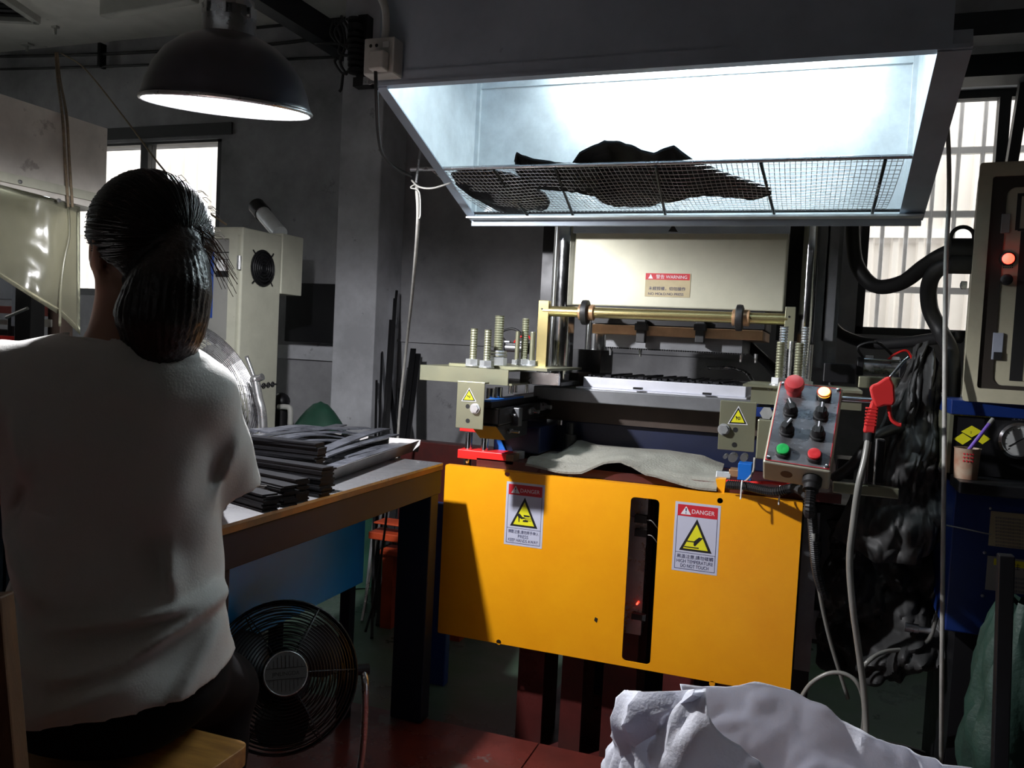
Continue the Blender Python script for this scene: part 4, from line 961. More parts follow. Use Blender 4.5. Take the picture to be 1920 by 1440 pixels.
# ---- rubber strips: neat stacks at the near end, loose ones in a metal tray
def strip_mesh(L_, w_, t_, bend=0, n=10, ph=0):
    def fn(u, v):
        return ((u-.5)*L_, (v-.5)*w_, t_+bend*math.sin(PI*(u*1.0+ph))+.0008*noise.noise(V((u*9, v*2, ph*7+bend*50))))
    return MB().grid(fn, n, 3, t_).mesh('rubber_strip')
base = strip_mesh(.36, .034, .0036); base.materials.append(M['rubber'])
def strip(me, loc, rz, label, group, ry=0.0):
    o = bpy.data.objects.new('rubber_strip', me); COL.objects.link(o); o.location = loc; o.rotation_euler = (0, ry, rz)
    return tag(o, label, 'rubber strip', group)
# stacks: pixel of the right front bottom corner, count, heading
for (x_, y_, n_, rz, lab, grp) in ((494, 961, 9, -8, 'flat black rubber strip in the nearest stack on the table edge', 'strips, nearest stack'),
                               (527, 951, 11, -7, 'flat black rubber strip in the second stack from the table corner', 'strips, second stack'),
                               (552, 944, 13, -2, 'flat black rubber strip in the third stack from the table corner', 'strips, third stack'),
                               (600, 934, 17, 5, 'flat black rubber strip in the high stack beside the metal tray', 'strips, high stack'),
                               (606, 925, 14, 5, 'flat black rubber strip in the wide stack right behind the high stack', 'strips, wide stack'),
                               (592, 908, 25, 11, 'flat black rubber strip in the tallest stack in front of the loose strips', 'strips, tallest stack')):
    c = W(x_, y_, Z=TZ); a = math.radians(rz-12)
    for k in range(n_):
        jx = random.uniform(-.004, .004); jy = random.uniform(-.003, .003)
        ct = V((c.x+jx-.18*math.cos(a)-.017*math.sin(a), c.y+jy-.18*math.sin(a)+.017*math.cos(a), TZ+.0002+k*.0037))
        strip(base, ct, a+random.uniform(-.012, .012), lab if k < n_-1 else lab.replace('flat black rubber strip in the', 'topmost black rubber strip of the'), grp)
M['traymetal'] = mat('dull_tray_metal', (.26, .25, .245), .5, .4, var=.4, scale=10)
t_n, t_f = W(612, 905, Z=TZ), W(778, 845, Z=TZ)
dirt = (t_f-t_n); Ltray = dirt.length; dirt.normalize(); pert = V((-dirt.y, dirt.x, 0))
tray = thing('metal_tray', 'shallow dull metal tray heaped with loose rubber strips', 'tray', (t_n+t_f)/2)
HTR = .035; WTR = .34
MB().obox(t_n, dirt, pert, ZA, -.25, Ltray-.03, .0, WTR, 0.0005, .002).build('tray_floor', 'tabletop', tray)
def slope(o, a, b_, out): 
    """outward-leaning tray side between points a and b"""
    m_ = MB(); i = 0
    t = (b_-a).normalized(); n_ = V(out)
    m_.quad_box([a, b_, b_+n_*.0015, a+n_*.0015, a+n_*.02+ZA*HTR, b_+n_*.02+ZA*HTR, b_+n_*.0215+ZA*HTR, a+n_*.0215+ZA*HTR]); return m_
A0 = t_n-dirt*.25+ZA*.0006; A1 = t_n+dirt*(Ltray-.03)+ZA*.0006; A2 = A1+pert*WTR; A3 = A0+pert*WTR
slope(0, A0, A1, -pert).build('tray_side', 'traymetal', tray); slope(0, A2, A3, pert).build('tray_side', 'traymetal', tray)
slope(0, A1-pert*.02, A2+pert*.02, dirt).build('tray_side', 'traymetal', tray); slope(0, A3, A0, -dirt).build('tray_side', 'traymetal', tray)
vari = []
for k in range(7):
    me = strip_mesh(.44, random.uniform(.034, .046), .004, random.uniform(.0, .022), 14, random.uniform(-.25, .3)); me.materials.append(M['strip']); vari.append(me)
ang0 = math.atan2(dirt.y, dirt.x)
# loose strips heaped, laid by the pixels of their two ends
heap = [((520, 868), (742, 838), 0), ((600, 882), (775, 832), 1), ((560, 862), (725, 822), 1), ((505, 846), (735, 826), 2), ((600, 858), (738, 815), 3), ((585, 850), (722, 808), 4), ((500, 826), (668, 812), 4), ((495, 818), (655, 806), 5),
        ((470, 835), (700, 830), 0), ((480, 842), (640, 800), 2), ((470, 822), (680, 812), 3), ((475, 812), (672, 801), 5), ((478, 815), (690, 806), 3), ((540, 852), (700, 840), 1), ((470, 848), (620, 826), 2), ((620, 868), (760, 842), 0), ((640, 860), (772, 828), 1), ((530, 836), (690, 818), 3)]
for k, ((xa, ya), (xb, yb), lev) in enumerate(heap):
    z_ = TZ+.006+lev*.0085+random.uniform(0, .003)
    a, b_ = W(xa, ya, Z=z_), W(xb, yb, Z=z_); c = (a+b_)/2; an = math.atan2(b_.y-a.y, b_.x-a.x); L_ = (b_-a).length
    o = strip(vari[k % 7], (c.x, c.y, z_), an, 'dusty grey black rubber strip lying loose in the heap on the tray', 'loose strips in the tray', random.uniform(-.02, .02)); o.scale = (L_/.44, 1, 1)

# ================================================================== floor fan under the table (dark)
def basket(mb, c, ax, R, dep, nring, nspoke, wr, rmin=.04, flip=1):
    x, y, z = frame_from(ax)
    for k in range(nring):
        f = k/(nring-1); r = rmin+(R-rmin)*f; h = dep*(1-(r/R)**2.2)
        mb.ring(c+z*h*flip, z, r, wr, 44, 4)
    for k in range(nspoke):
        a = 2*PI*k/nspoke
        pts = []
        for j in range(7):
            r = rmin+(R-rmin)*j/6; h = dep*(1-(r/R)**2.2); pts.append(c+z*h*flip+(x*math.cos(a)+y*math.sin(a))*r)
        mb.tube(pts, wr*1.1, 4, False)
def fan(root, c, ax, R, mm, blade_m, hub_m, nring=16, text=None):
    x, y, z = frame_from(ax)      # z towards the viewer side of the fan
    g = MB(); basket(g, c+z*.02, ax, R, .05, nring, 6, .0014); g.build('front_grille', mm, root)['kind'] = 'stuff'
    g = MB(); basket(g, c-z*.03, ax, R, .06, max(8, nring-4), 6, .0014, flip=-1); g.build('rear_grille', mm, root)['kind'] = 'stuff'
    MB().loft([(c+z*.022, R+.002), (c+z*.02, R+.005), (c-z*.028, R+.005), (c-z*.03, R+.002)], (x, y, z), 48, False).build('guard_band', mm, root, smooth='auto')
    for k in range(3):
        a0 = 2*PI*k/3+.5
        def bl(u, v):
            r = .035+(R*.90-.035)*u; sp = (.9 if u < .5 else .9)*(.55+.6*math.sin(PI*min(1, u*.85+.12)))
            a = a0+(v-.5)*1.15*sp
            return c+(x*math.cos(a)+y*math.sin(a))*r+z*((v-.5)*.05*(1-.3*u))
        MB().grid(bl, 10, 8, .0015).build('blade', blade_m, root, smooth='auto')
    MB().lathe([(.042, -.03), (.042, .015), (.03, .022), (.002, .023)], c, z, 24, True).build('blade_hub', blade_m, root, smooth='auto')
    MB().lathe([(.06, -.10), (.062, -.04), (.03, -.03)], c, z, 24, True).build('motor', 'blackm', root, smooth='auto')
    bd = MB().lathe([(.043, .066), (.044, .07), (.042, .073), (.002, .0735)], c, z, 32, True).build('badge', hub_m, root, smooth='auto')
    MB().ring(c+z*.0715, z, .043, .002, 32, 6).build('badge_rim', 'steel', bd, smooth=True)
    return x, y, z, bd
FC = W(530, 1268, t=1.77)
ffan = thing('floor_fan', 'dark round floor fan with wire grille under the work table', 'fan', (FC.x, FC.y, .14))
vax = (-ray(530, 1268)+V((.12, 0, .12))).normalized()
x, y, z, bd = fan(ffan, FC, vax, .152, 'blackm', mat('dark_fan_blade', (.02, .02, .022), .4, .2), mat('grey_fan_badge', (.09, .09, .088), .5), 18)
# badge grid and lettering
up = (ZA-z*ZA.dot(z)).normalized(); rt = up.cross(z).normalized()
gr = MB()
for k in range(-4, 5):
    h = math.sqrt(max(0, .036**2-(k*.008)**2))
    gr.obox(FC+z*.0736, rt, up, z, k*.008-.0004, k*.008+.0004, -h, -.011, 0, .0003); gr.obox(FC+z*.0736, rt, up, z, k*.008-.0004, k*.008+.0004, .011, h, 0, .0003)
for k in (-.011, .011): gr.obox(FC+z*.0736, rt, up, z, -.040, .040, k-.0006, k+.0006, 0, .0003)
gr.build('badge_lines', 'inkblk', bd)
text_mesh('lettering', 'JINLINGDA', .011, FC+z*.0739-up*.004, rt, up, 'inkblk', bd, 'CENTER', .055)
# U stand
sd = MB(); ys = .06
s0, s1 = FC+rt*.170, FC-rt*.170
sd.tube(smoothpath([s0+up*.005, s0+up*-.05+rt*.004, V((s0.x+.005, s0.y, .26)), V((s0.x-.02, s0.y-.02, .155)), V((FC.x, FC.y-.0, .152)), V((s1.x+.02, s1.y, .155)), V((s1.x, s1.y, .26)), s1+up*.005], 8), .008, 8)
sd.build('stand_bow', 'steel', ffan, smooth=True)
for sg in (1, -1):
    e = FC+rt*sg*.12; MB().tube([V((e.x, e.y, .15))+V((.10, -.14, 0)), V((e.x, e.y, .155)), V((e.x, e.y, .15))+V((-.06, .12, 0))], .008, 8).build('foot', 'blackm', ffan, smooth=True)
for s_ in (s0, s1): MB().cyl(s_-rt*.012, s_+rt*.014, .012, n=12).build('pivot_knob', 'blackp', ffan)
tag(MB().tube(smoothpath([W(685, 1185, Y=2.2), W(700, 1130, Y=2.25), W(712, 1060, Y=2.3), W(722, 990, Y=2.35), W(728, 930, Y=2.4), W(730, 870, Y=2.45)], 6), .004, 8).build('fan_cord', 'blackp', smooth=True), 'black power cord rising behind the table leg from the fan', 'cord')

# ================================================================== silver stand fan behind the worker
SC_ = W(352, 735, t=2.80)
sf = thing('stand_fan', 'silver wire stand fan behind the shoulder of the worker', 'fan', (SC_.x, SC_.y, 0))
sax = (V((.80, -.60, .12))).normalized()
sax = (-ray(352, 735).normalized()*.55+_r*.62+ZA*.42).normalized()
x, y, z, bd2 = fan(sf, SC_, sax, .268, 'steel', 'steel', 'cabgrey', 24)
kn = W(478, 712, t=2.79)
kb = MB(); kb.sphere(kn, .017, 14, 10); kb.cyl(kn, kn+V((.03, .0, .012)), .012, n=12); kb.build('tilt_knob', 'steel', sf, smooth='auto')
MB().tube(smoothpath([kn, W(484, 745, t=2.79), W(493, 800, t=2.79), V((W(500, 860, t=2.79).x, W(500, 860, t=2.79).y, .5)), V((W(500, 860, t=2.79).x, W(500, 860, t=2.79).y, .03))], 6), .015, 12).build('fan_pole', 'steel', sf, smooth=True)
c = W(500, 860, t=2.79); MB().lathe([(.17, 0), (.17, .015), (.05, .03), (.02, .035)], (c.x, c.y, 0), ZA, 28, True).build('fan_base', 'blackp', sf, smooth='auto')
yk = MB(); yk.tube(smoothpath([kn, W(470, 690, t=2.79), W(462, 668, t=2.79)], 4), .007, 8); yk.build('fan_yoke', 'steel', sf, smooth=True)
# short chain from the fan to the cabinet
ch = thing('short_chain', 'short dark chain strung between the stand fan and the pale cabinet', 'chain', W(497, 722, t=2.55))
c0, c1 = W(478, 726, t=2.79), W(517, 720, t=3.2)
for k in range(9):
    p = c0.lerp(c1, (k+.5)/9); dv = (c1-c0).normalized()
    lk = MB(); lk.ring((0, 0, 0), ZA, .010, .0028, 14, 6); Rm = Matrix((dv, frame_from(dv)[1] if k % 2 else frame_from(dv)[0], frame_from(dv)[0] if k % 2 else frame_from(dv)[1])).transposed()
    lk.v = [tuple(p+Rm @ V((v[0]*2.6, v[1]*.9, v[2]))) for v in lk.v]; lk.build('link', 'blackm', ch, smooth=True)

# ================================================================== pale electrical cabinet by the wall
KY = 2.9
kc = W(455, 425, Y=KY); kx1 = kc.x; kz1 = kc.z; kx0 = kx1-.55; ky1 = W(527, 500, X=kx1).y
cab = thing('electrical_cabinet', 'tall pale green grey electrical cabinet with side fan, standing by the wall', 'cabinet', ((kx0+kx1)/2, (KY+ky1)/2, 0))
MB().box(kx0, kx1, KY+.004, ky1, 0, kz1).build('cabinet_body', 'cabinet', cab, bevel=.006)
# framed door opening with a recessed grey panel
dz0, dz1, dx1 = W(450, 640, Y=KY).z, W(430, 448, Y=KY).z, W(432, 500, Y=KY).x
dr = plate(rrect(kx0+.03, kx1-.012, .25, kz1-.035, .004, 2), [rrect(kx0+.08, dx1, dz0, dz1, .006, 3)], (0, KY-.012, 0), XA, ZA, YA, .015)
door = put('door', dr, 'cabinet', cab)
MB().box(kx0+.082, dx1-.002, KY, KY+.0035, dz0+.002, dz1-.002).build('window_panel', 'cabgrey', door)
MB().fbox(365, 472, 397, 596, KY-.003, .003).build('blue_display', mat('blue_display_panel', (.03, .07, .28), .4), door)
MB().fbox(374, 489, 388, 560, KY-.0045, .0015).build('display_window', 'tan', door)
mt = MB().fbox(405, 472, 430, 519, KY-.010, .010).build('panel_meter', 'blackp', door, bevel=.002)
MB().fbox(406, 487, 430, 508, KY-.0112, .001).build('meter_dial', 'white', mt); MB().fbox(406, 474, 429, 486, KY-.0112, .001).build('meter_label', 'cabgrey', mt)
c = W(428, 497, Y=KY-.012)
MB().box(c.x, c.x+.008, KY-.028, KY-.013, c.z-.02, c.z+.02).build('handle', 'steel', door)
c = W(447, 492, Y=KY-.02)
for dz in (.0, -.3, .0): 
    pass
MB().cyl((c.x, KY-.016, c.z-.028), (c.x, KY-.016, c.z+.028), .009, n=12).build('hinge', 'steel', door)
# side fan grille on the right side sheet
fc_ = W(491, 503, X=kx1); fanp = MB().box(kx1, kx1+.006, fc_.y-.085, fc_.y+.085, fc_.z-.085, fc_.z+.085); 
fg = MB(); 
for r_ in (.018, .032, .046, .060, .073): fg.ring((kx1+.012, fc_.y, fc_.z), XA, r_, .0022, 28, 4)
for k in range(4):
    a = PI/4+k*PI/2; fg.tube([(kx1+.012, fc_.y+math.cos(a)*.02, fc_.z+math.sin(a)*.02), (kx1+.006, fc_.y+math.cos(a)*.1, fc_.z+math.sin(a)*.1)], .003, 6)
MB().lathe([(.0, .0), (.078, .0), (.08, .006), (.072, .008)], (kx1+.0005, fc_.y, fc_.z), XA, 28).build('fan_opening', 'blackm', cab)
fg.build('fan_grille', 'blackm', cab)
# smaller box fixed on the cabinet's rear side
yb0, yb1 = W(524, 500, X=kx1).y, W(566, 500, X=kx1+.0).y
MB().box(kx1-.3, kx1+.004, ky1+.001, yb1, W(545, 553, X=kx1).z, W(545, 441, X=kx1).z).build('rear_box', 'cabinet', cab, bevel=.004)
# pipe stub above
pp = W(486, 392, Y=3.35); pq = W(525, 438, Y=3.25)
op = MB(); op.cyl(pq, pp, .036, n=18); pipe = op.build('exhaust_pipe', 'galv', smooth='auto'); tag(pipe, 'short galvanised pipe with dark collar leaning above the pale cabinet', 'pipe')
dv = (pp-pq).normalized(); MB().cyl(pp-dv*.05, pp+dv*.03, .041, n=18).build('pipe_collar', 'blackm', pipe, smooth='auto')
# dark board hung on the wall, pump and green tarp near the floor
tag(MB().fbox(536, 530, 632, 645, 4.10, .09).build('dark_wall_box', 'blackm', bevel=.006), 'dark box fixed to the wall between the cabinet and the pillar', 'box')
pm = thing('water_pump', 'small dark pump with bent pale pipe beside the pale cabinet', 'pump', W(527, 790, Y=3.6))
c = W(526, 785, Y=3.6)
MB().cyl((c.x, 3.6, 0), (c.x, 3.6, c.z+.05), .05, n=18).build('pump_body', 'blackm', pm, smooth='auto'); MB().sphere((c.x, 3.6, c.z+.09), .045).build('pump_cap', 'blackm', pm, smooth=True)
MB().tube(smoothpath([W(522, 763, Y=3.55), W(536, 763, Y=3.55), W(544, 768, Y=3.55), W(544, 800, Y=3.55)], 5), .014, 10).build('bent_pipe', 'whitepl', pm, smooth=True)
def tarp(u, v):
    a = u*2*PI; r = .42*v; X = W(585, 800, Y=3.55).x; z = .86+.0-.86*max(0, v)**1.5+.03*noise.noise(V((math.cos(a)*2*v, math.sin(a)*2*v, 2)))*v
    return (X+r*math.cos(a)*1.1, 3.62+r*math.sin(a)*.8, max(.005, z+.05*noise.noise(V((math.cos(a)*3*v, math.sin(a)*3*v, 5)))*v))
gt = MB().grid(tarp, 40, 14, .004).build('green_tarpaulin', 'gtarp', smooth='auto'); tag(gt, 'peaked dark green tarpaulin heap beside the pillar behind the table', 'tarpaulin')

# ================================================================== scrap bars leaning by the pillar
bars = [((744, 545), (700, 985), .014, .010, 'long rusty black bar leaning highest on the wall'), ((741, 560), (716, 980), .020, .008, 'black flat bar leaning just right of the highest bar'), ((735, 600), (712, 980), .03, .006, 'dark wide flat bar behind the thin bars'), ((716, 660), (706, 980), .012, .012, 'short dark square bar leftmost of the leaning scrap'),
        ((765, 690), (713, 975), .010, .010, 'pale edged thin bar crossing the scrap bars'), ((783, 665), (742, 978), .035, .02, 'thick dark channel bar rightmost of the leaning scrap'), ((775, 655), (735, 978), .03, .016, 'dark angle bar with blocky top end'), ((728, 700), (762, 978), .022, .012, 'dark bar leaning the opposite way across the scrap'), ((748, 730), (768, 978), .02, .02, 'short stout dark bar at the foot of the scrap'), ((706, 715), (701, 985), .012, .02, 'shortest black bar against the pillar side')]
for k, ((xa, ya), (xb, yb), w_, d_, lab) in enumerate(bars):
    Yt = 4.06-.025*k*.6; a = W(xa, ya, Y=Yt); b_ = W(xb, yb, Y=3.45-.02*k)
    dv = (b_-a).normalized(); b_ = a+dv*((a.z-.004)/-dv.z)
    tag(MB().bar(a, b_, w_, d_).build('scrap_bar', 'steel' if k in (4,) else 'blackm', bevel=.001), lab, 'bar', 'scrap bars leaning by the pillar')
# orange frame parts and dark red channel on the floor beyond the table
of = thing('orange_floor_frame', 'orange red steel frame on the floor beyond the table leg', 'frame', W(730, 1010, Y=3.0))
for (x0, y0, x1, y1) in ((700, 978, 850, 1002), (712, 1030, 860, 1062), (690, 1010, 860, 1020)):
    MB().fbox(x0, y0, x1, y1, 3.0, .1).build('frame_rail', 'orange', of, bevel=.004)
for x_ in (715, 845): MB().box(W(x_, 1000, Y=3.0).x, W(x_, 1000, Y=3.0).x+.05, 3.02, 3.08, 0, W(x_, 1030, Y=3.0).z).build('frame_foot', 'orange', of)
ch2 = MB(); p, q = W(770, 826, Y=3.35), W(1000, 960, Y=3.35)
ch2.box(p.x-.05, q.x, 3.35, 3.42, 0, p.z); tag(ch2.build('dark_red_channel', 'dred', bevel=.004), 'dark red steel cabinet side standing behind the press bed', 'panel')
# blue tube end by the table leg
c = W(826, 970, Y=2.6); tag(MB().box(c.x-.03, c.x+.04, 2.6, 2.64, 0, W(826, 945, Y=2.6).z).build('blue_floor_post', 'bluedk', bevel=.004), 'short blue steel post between table leg and press panel', 'post')

# ================================================================== wires along the wall and the knot of cables by the pillar
for k, (pts, r_) in enumerate(((((0, 106), (100, 104), (200, 101), (380, 92), (520, 82), (660, 62)), .010), (((0, 130), (150, 126), (330, 120), (520, 112), (690, 104)), .008), (((460, 54), (560, 44), (670, 32)), .009))):
    tag(MB().tube(smoothpath([W(x, y, Y=4.15) for x, y in pts], 5), r_, 6).build('wall_cable', 'blackp', smooth=True), ('upper long black cable run along the wall below the ceiling', 'lower long black cable run along the wall below the ceiling', 'short black cable on the wall beside the pendant lamp')[k], 'cable')
for k, x_ in enumerate((185,)): tag(MB().fbox(x_-2, 80, x_+2, 125, 4.13, .05).build('cable_hanger', 'blackm'), 'thin dark hanger strap for the wall cables', 'strap')
ib = thing('insulator_rack', 'dark rack of insulators tangled with black wires on the pillar', 'rack', W(675, 100, Y=3.86))
MB().fbox(672, 28, 684, 160, 3.85, .06).build('rack_bar', 'blackm', ib)
for y_ in (45, 62, 85, 105, 128):
    c = W(668, y_, Y=3.84); MB().lathe([(.02, -.03), (.045, -.025), (.045, -.008), (.028, 0), (.045, .008), (.045, .025), (.02, .03)], c, ZA, 14, True).build('insulator', 'blackm', ib, smooth='auto')
rs = random.Random(3)
wires = [((600, 35), (640, 45), (650, 90), (668, 85)), ((625, 38), (640, 70), (636, 100), (668, 105)), ((640, 30), (655, 60), (645, 95), (638, 118), (650, 140)), ((645, 34), (628, 60), (648, 88), (672, 62)), ((590, 82), (625, 81), (650, 84), (668, 70)), ((632, 108), (628, 118), (643, 138), (660, 128)), ((643, 140), (640, 165), (636, 172)), ((650, 36), (672, 42)), ((625, 36), (620, 62), (632, 80))]
for pts in wires: MB().tube(smoothpath([W(x, y, Y=3.83) for x, y in pts], 5), .0075, 6).build('wire', 'blackp', ib, smooth=True)
MB().fbox(662, 145, 692, 160, 3.82, .06).build('rack_foot', 'blackm', ib)

# ================================================================== ropes
def rope(name, pts, r, lab): return tag(MB().tube(smoothpath(pts, 6), r, 8).build(name, 'rope', smooth=True), lab, 'rope')
LX = -2.3
rope('rope', [W(115, 100, Y=4.1), W(160, 130, Y=3.9), W(240, 230, Y=3.5), W(300, 310, Y=3.2), W(360, 375, Y=3.0), W(424, 421, Y=2.87)], .0045, 'thin rope slanting down from the ceiling to the pale cabinet')
for k, dx in enumerate((0, 8)):
    rope('rope', [W(104+dx*.4, 98, t=3.1), W(108+dx*.6, 150, t=3.1), W(117+dx, 218, X=LX+.012), W(122+dx, 300, X=LX+.014), W(128+dx, 388, X=LX+.016)], .0042, ('left' if k == 0 else 'right')+' one of two brown ropes tied round the duct panel')

# ================================================================== neighbouring hood on the left, with plastic curtain
lh = thing('neighbour_hood', 'stained beige sheet metal hood of the next machine at the left edge', 'hood', (LX, 1.4, 1.5))
ya, yb = .9, W(200, 300, X=LX).y
zt = W(200, 243, X=LX).z; z0a = W(0, 325, X=LX).z; z0b = W(192, 395, X=LX).z
MB().prism([(ya, z0a+.0), (yb, z0b), (yb, zt), (ya, zt)], (LX-.004, 0, 0), YA, ZA, XA, .004).build('side_sheet', 'oldhood', lh)
MB().box(LX-.9, LX-.004, yb-.004, yb, z0b, zt).build('end_sheet', 'oldhood', lh)
MB().box(LX-.9, LX-.0, ya, yb, zt, zt+.004).build('top_sheet', 'oldhood', lh)
MB().box(LX-.9, LX-.896, ya, yb-.005, z0b-.2, zt).build('side_sheet', 'oldhood', lh)
lipz = z0a-.03
MB().box(LX-.002, LX+.012, ya, yb-.02, W(0, 340, X=LX).z, W(0, 322, X=LX).z).build('hood_lip', 'cabinet', lh)
for x_, y_ in ((37, 341), (110, 376)):
    c = W(x_, y_, X=LX+.012); MB().lathe([(.007, 0), (.006, .004), (.002, .005)], c, XA, 12, True).build('bolt', 'steel', lh)
ltl = thing('neighbour_tube_lamp', 'lit tube lamp seen in the slot under the left hood', 'lamp', (LX-.25, 1.25, 1.55))
MB().cyl((LX-.12, ya+.25, W(40, 352, X=LX-.12).z), (LX-.12, yb-.12, W(40, 352, X=LX-.12).z), .014, n=12).build('tube', glow('lit_neighbour_tube', (.9, .97, 1.0), 5.0), ltl)
MB().box(LX-.16, LX-.08, ya+.25, yb-.12, W(40, 352, X=LX-.12).z+.02, W(40, 352, X=LX-.12).z+.06).build('lamp_housing', 'white', ltl)
# translucent curtain: hangs from the lip, cut on a slant
def curtain(u, v):
    xa = -40+190*u; top = 345+.30*max(0, xa)*1.0+(0 if xa > 0 else 0); top = 343+(xa*.30)
    bot = (520+.636*xa) if xa < 112 else 590+(xa-112)*1.0
    y_ = top+(bot-top)*v; Xc = LX-.03+.018*math.sin(u*9+v*2)+.01*noise.noise(V((u*5, v*5, 1)))
    return W(xa, y_, X=Xc)
cu_ = MB().grid(curtain, 26, 18, .0006).build('plastic_curtain', 'clearfilm', smooth=True); tag(cu_, 'yellowed clear plastic curtain hanging under the left hood', 'curtain')
MB().tube(smoothpath([W(128, 388, X=LX-.01), W(130, 440, X=LX-.0), W(120, 490, X=LX+.0), W(114, 545, X=LX+.0), W(112, 612, X=LX+.0)], 6), .004, 8).build('curtain_hem', 'clearfilm', cu_, smooth=True)

# ================================================================== neighbouring machine parts far left
nm = thing('neighbour_press', 'next press at far left with pale panel, dark posts and faded red plates', 'press', (-3.2, 2.6, 0))
NY = 2.3
for (x0, y0, x1, y1, dY, m_) in ((-120, 505, 22, 562, 0, 'palegrey'), (22, 520, 29, 612, 0, 'palegrey'), (29, 500, 56, 660, -.05, 'blackm'), (56, 540, 72, 563, .1, 'palegrey'), (-120, 568, 21, 588, .1, 'pinkred'), (56, 570, 71, 592, .1, 'pinkred'), (90, 560, 112, 640, .12, 'brown'), (-120, 593, 14, 609, .08, 'cabgrey'), (55, 597, 81, 613, .08, 'cabgrey'), (14, 590, 22, 612, .05, 'blackm'), (-120, 622, 30, 640, .02, 'red'), (-120, 610, 30, 622, .3, 'blackm')):
    p, q = W(x0, y0, Y=NY+dY), W(x1, y1, Y=NY+dY)
    MB().box(p.x, q.x, NY+dY, NY+dY+.06, q.z if m_ not in ('blackm', 'brown') else .0, p.z).build({'blackm': 'post', 'brown': 'post', 'palegrey': 'panel', 'pinkred': 'red_plate', 'cabgrey': 'grey_block', 'red': 'red_rail'}[m_], m_, nm, bevel=.003)
MB().cyl(W(12, 595, Y=2.15), W(52, 578, Y=2.15), .006, n=8).build('lever', 'steel', nm)
MB().box(W(-120, 640, Y=NY).x, W(112, 640, Y=NY).x, NY+.05, NY+.6, 0, W(0, 640, Y=NY).z).build('bed', 'navy', nm)

# ================================================================== implicit-surface tools for the figure
def surface_nets(fn, lo, hi, h):
    n = [int(math.ceil((hi[i]-lo[i])/h))+1 for i in range(3)]
    ax = [np.linspace(lo[i], lo[i]+h*(n[i]-1), n[i], dtype=np.float32) for i in range(3)]
    A, B, Z = np.meshgrid(*ax, indexing='ij'); D = fn(A, B, Z).astype(np.float32)
    S = D < 0
    c = [n[0]-1, n[1]-1, n[2]-1]
    acc = np.zeros(c+[3], np.float32); cnt = np.zeros(c, np.float32)
    offs = [(0, 0), (0, 1), (1, 0), (1, 1)]
    for d in range(3):
        o = [i for i in range(3) if i != d]
        for p, q in offs:
            sl0 = [None]*3; sl1 = [None]*3
            sl0[d] = slice(0, n[d]-1); sl1[d] = slice(1, n[d])
            for k, s_ in zip(o, (p, q)): sl0[k] = sl1[k] = slice(s_, n[k]-1+s_)
            a, b = D[tuple(sl0)], D[tuple(sl1)]; x = (a < 0) != (b < 0)
            t = np.where(x, a/np.where(a == b, 1, a-b), 0)
            cnt += x
            for k in range(3):
                if k == d: acc[..., k] += np.where(x, t, 0)
                else: acc[..., k] += x*(p if k == o[0] else q)
    m = cnt > 0; idx = -np.ones(c, np.int64); idx[m] = np.arange(m.sum())
    ijk = np.argwhere(m); v = (ijk+acc[m]/cnt[m][:, None])*h+np.array(lo)
    F = []
    for d in range(3):
        o1, o2 = (d+1) % 3, (d+2) % 3
        sl = [slice(1, n[k]-1) for k in range(3)]; sl[d] = slice(0, n[d]-1)
        s2 = list(sl); s2[d] = slice(1, n[d])
        a, b = S[tuple(sl)], S[tuple(s2)]
        for flip in (False, True):
            e = np.argwhere((a & ~b) if not flip else (~a & b))
            if not len(e): continue
            e = e+np.array([0 if k == d else 1 for k in range(3)])
            def g(i, j):
                q = e.copy(); q[:, o1] -= i; q[:, o2] -= j; return idx[q[:, 0], q[:, 1], q[:, 2]]
            quad = np.stack([g(0, 0), g(1, 0), g(1, 1), g(0, 1)], 1)
            F.append(quad if not flip else quad[:, ::-1])
    return v, np.concatenate(F)
def cap(A, B, Z, p, q, r0, r1):
    p, q = np.array(p, np.float32), np.array(q, np.float32); d = q-p; L2 = float(d@d)
    t = np.clip(((A-p[0])*d[0]+(B-p[1])*d[1]+(Z-p[2])*d[2])/L2, 0, 1)
    return np.sqrt((A-p[0]-t*d[0])**2+(B-p[1]-t*d[1])**2+(Z-p[2]-t*d[2])**2)-(r0+(r1-r0)*t)
def ell(A, B, Z, c, r):
    k = np.sqrt(((A-c[0])/r[0])**2+((B-c[1])/r[1])**2+((Z-c[2])/r[2])**2)
    return (k-1)*min(r)
def smin(a, b, k):
    h = np.clip(.5+.5*(b-a)/k, 0, 1); return b+(a-b)*h-k*h*(1-h)
def mk_mesh(name, v, F, o, rx, fy, m, parent, smooth=4):
    Pw = np.array(o)[None]+v[:, :1]*np.array(rx)[None]+v[:, 1:2]*np.array(fy)[None]+v[:, 2:3]*np.array([0, 0, 1.0])[None]
    me = bpy.data.meshes.new(name); me.from_pydata(Pw.tolist(), [], F.tolist()); me.update()
    ob = put(name, me, m, parent, smooth=True)
    if smooth:
        sm = ob.modifiers.new('smooth', 'SMOOTH'); sm.factor = .5; sm.iterations = smooth
    return ob

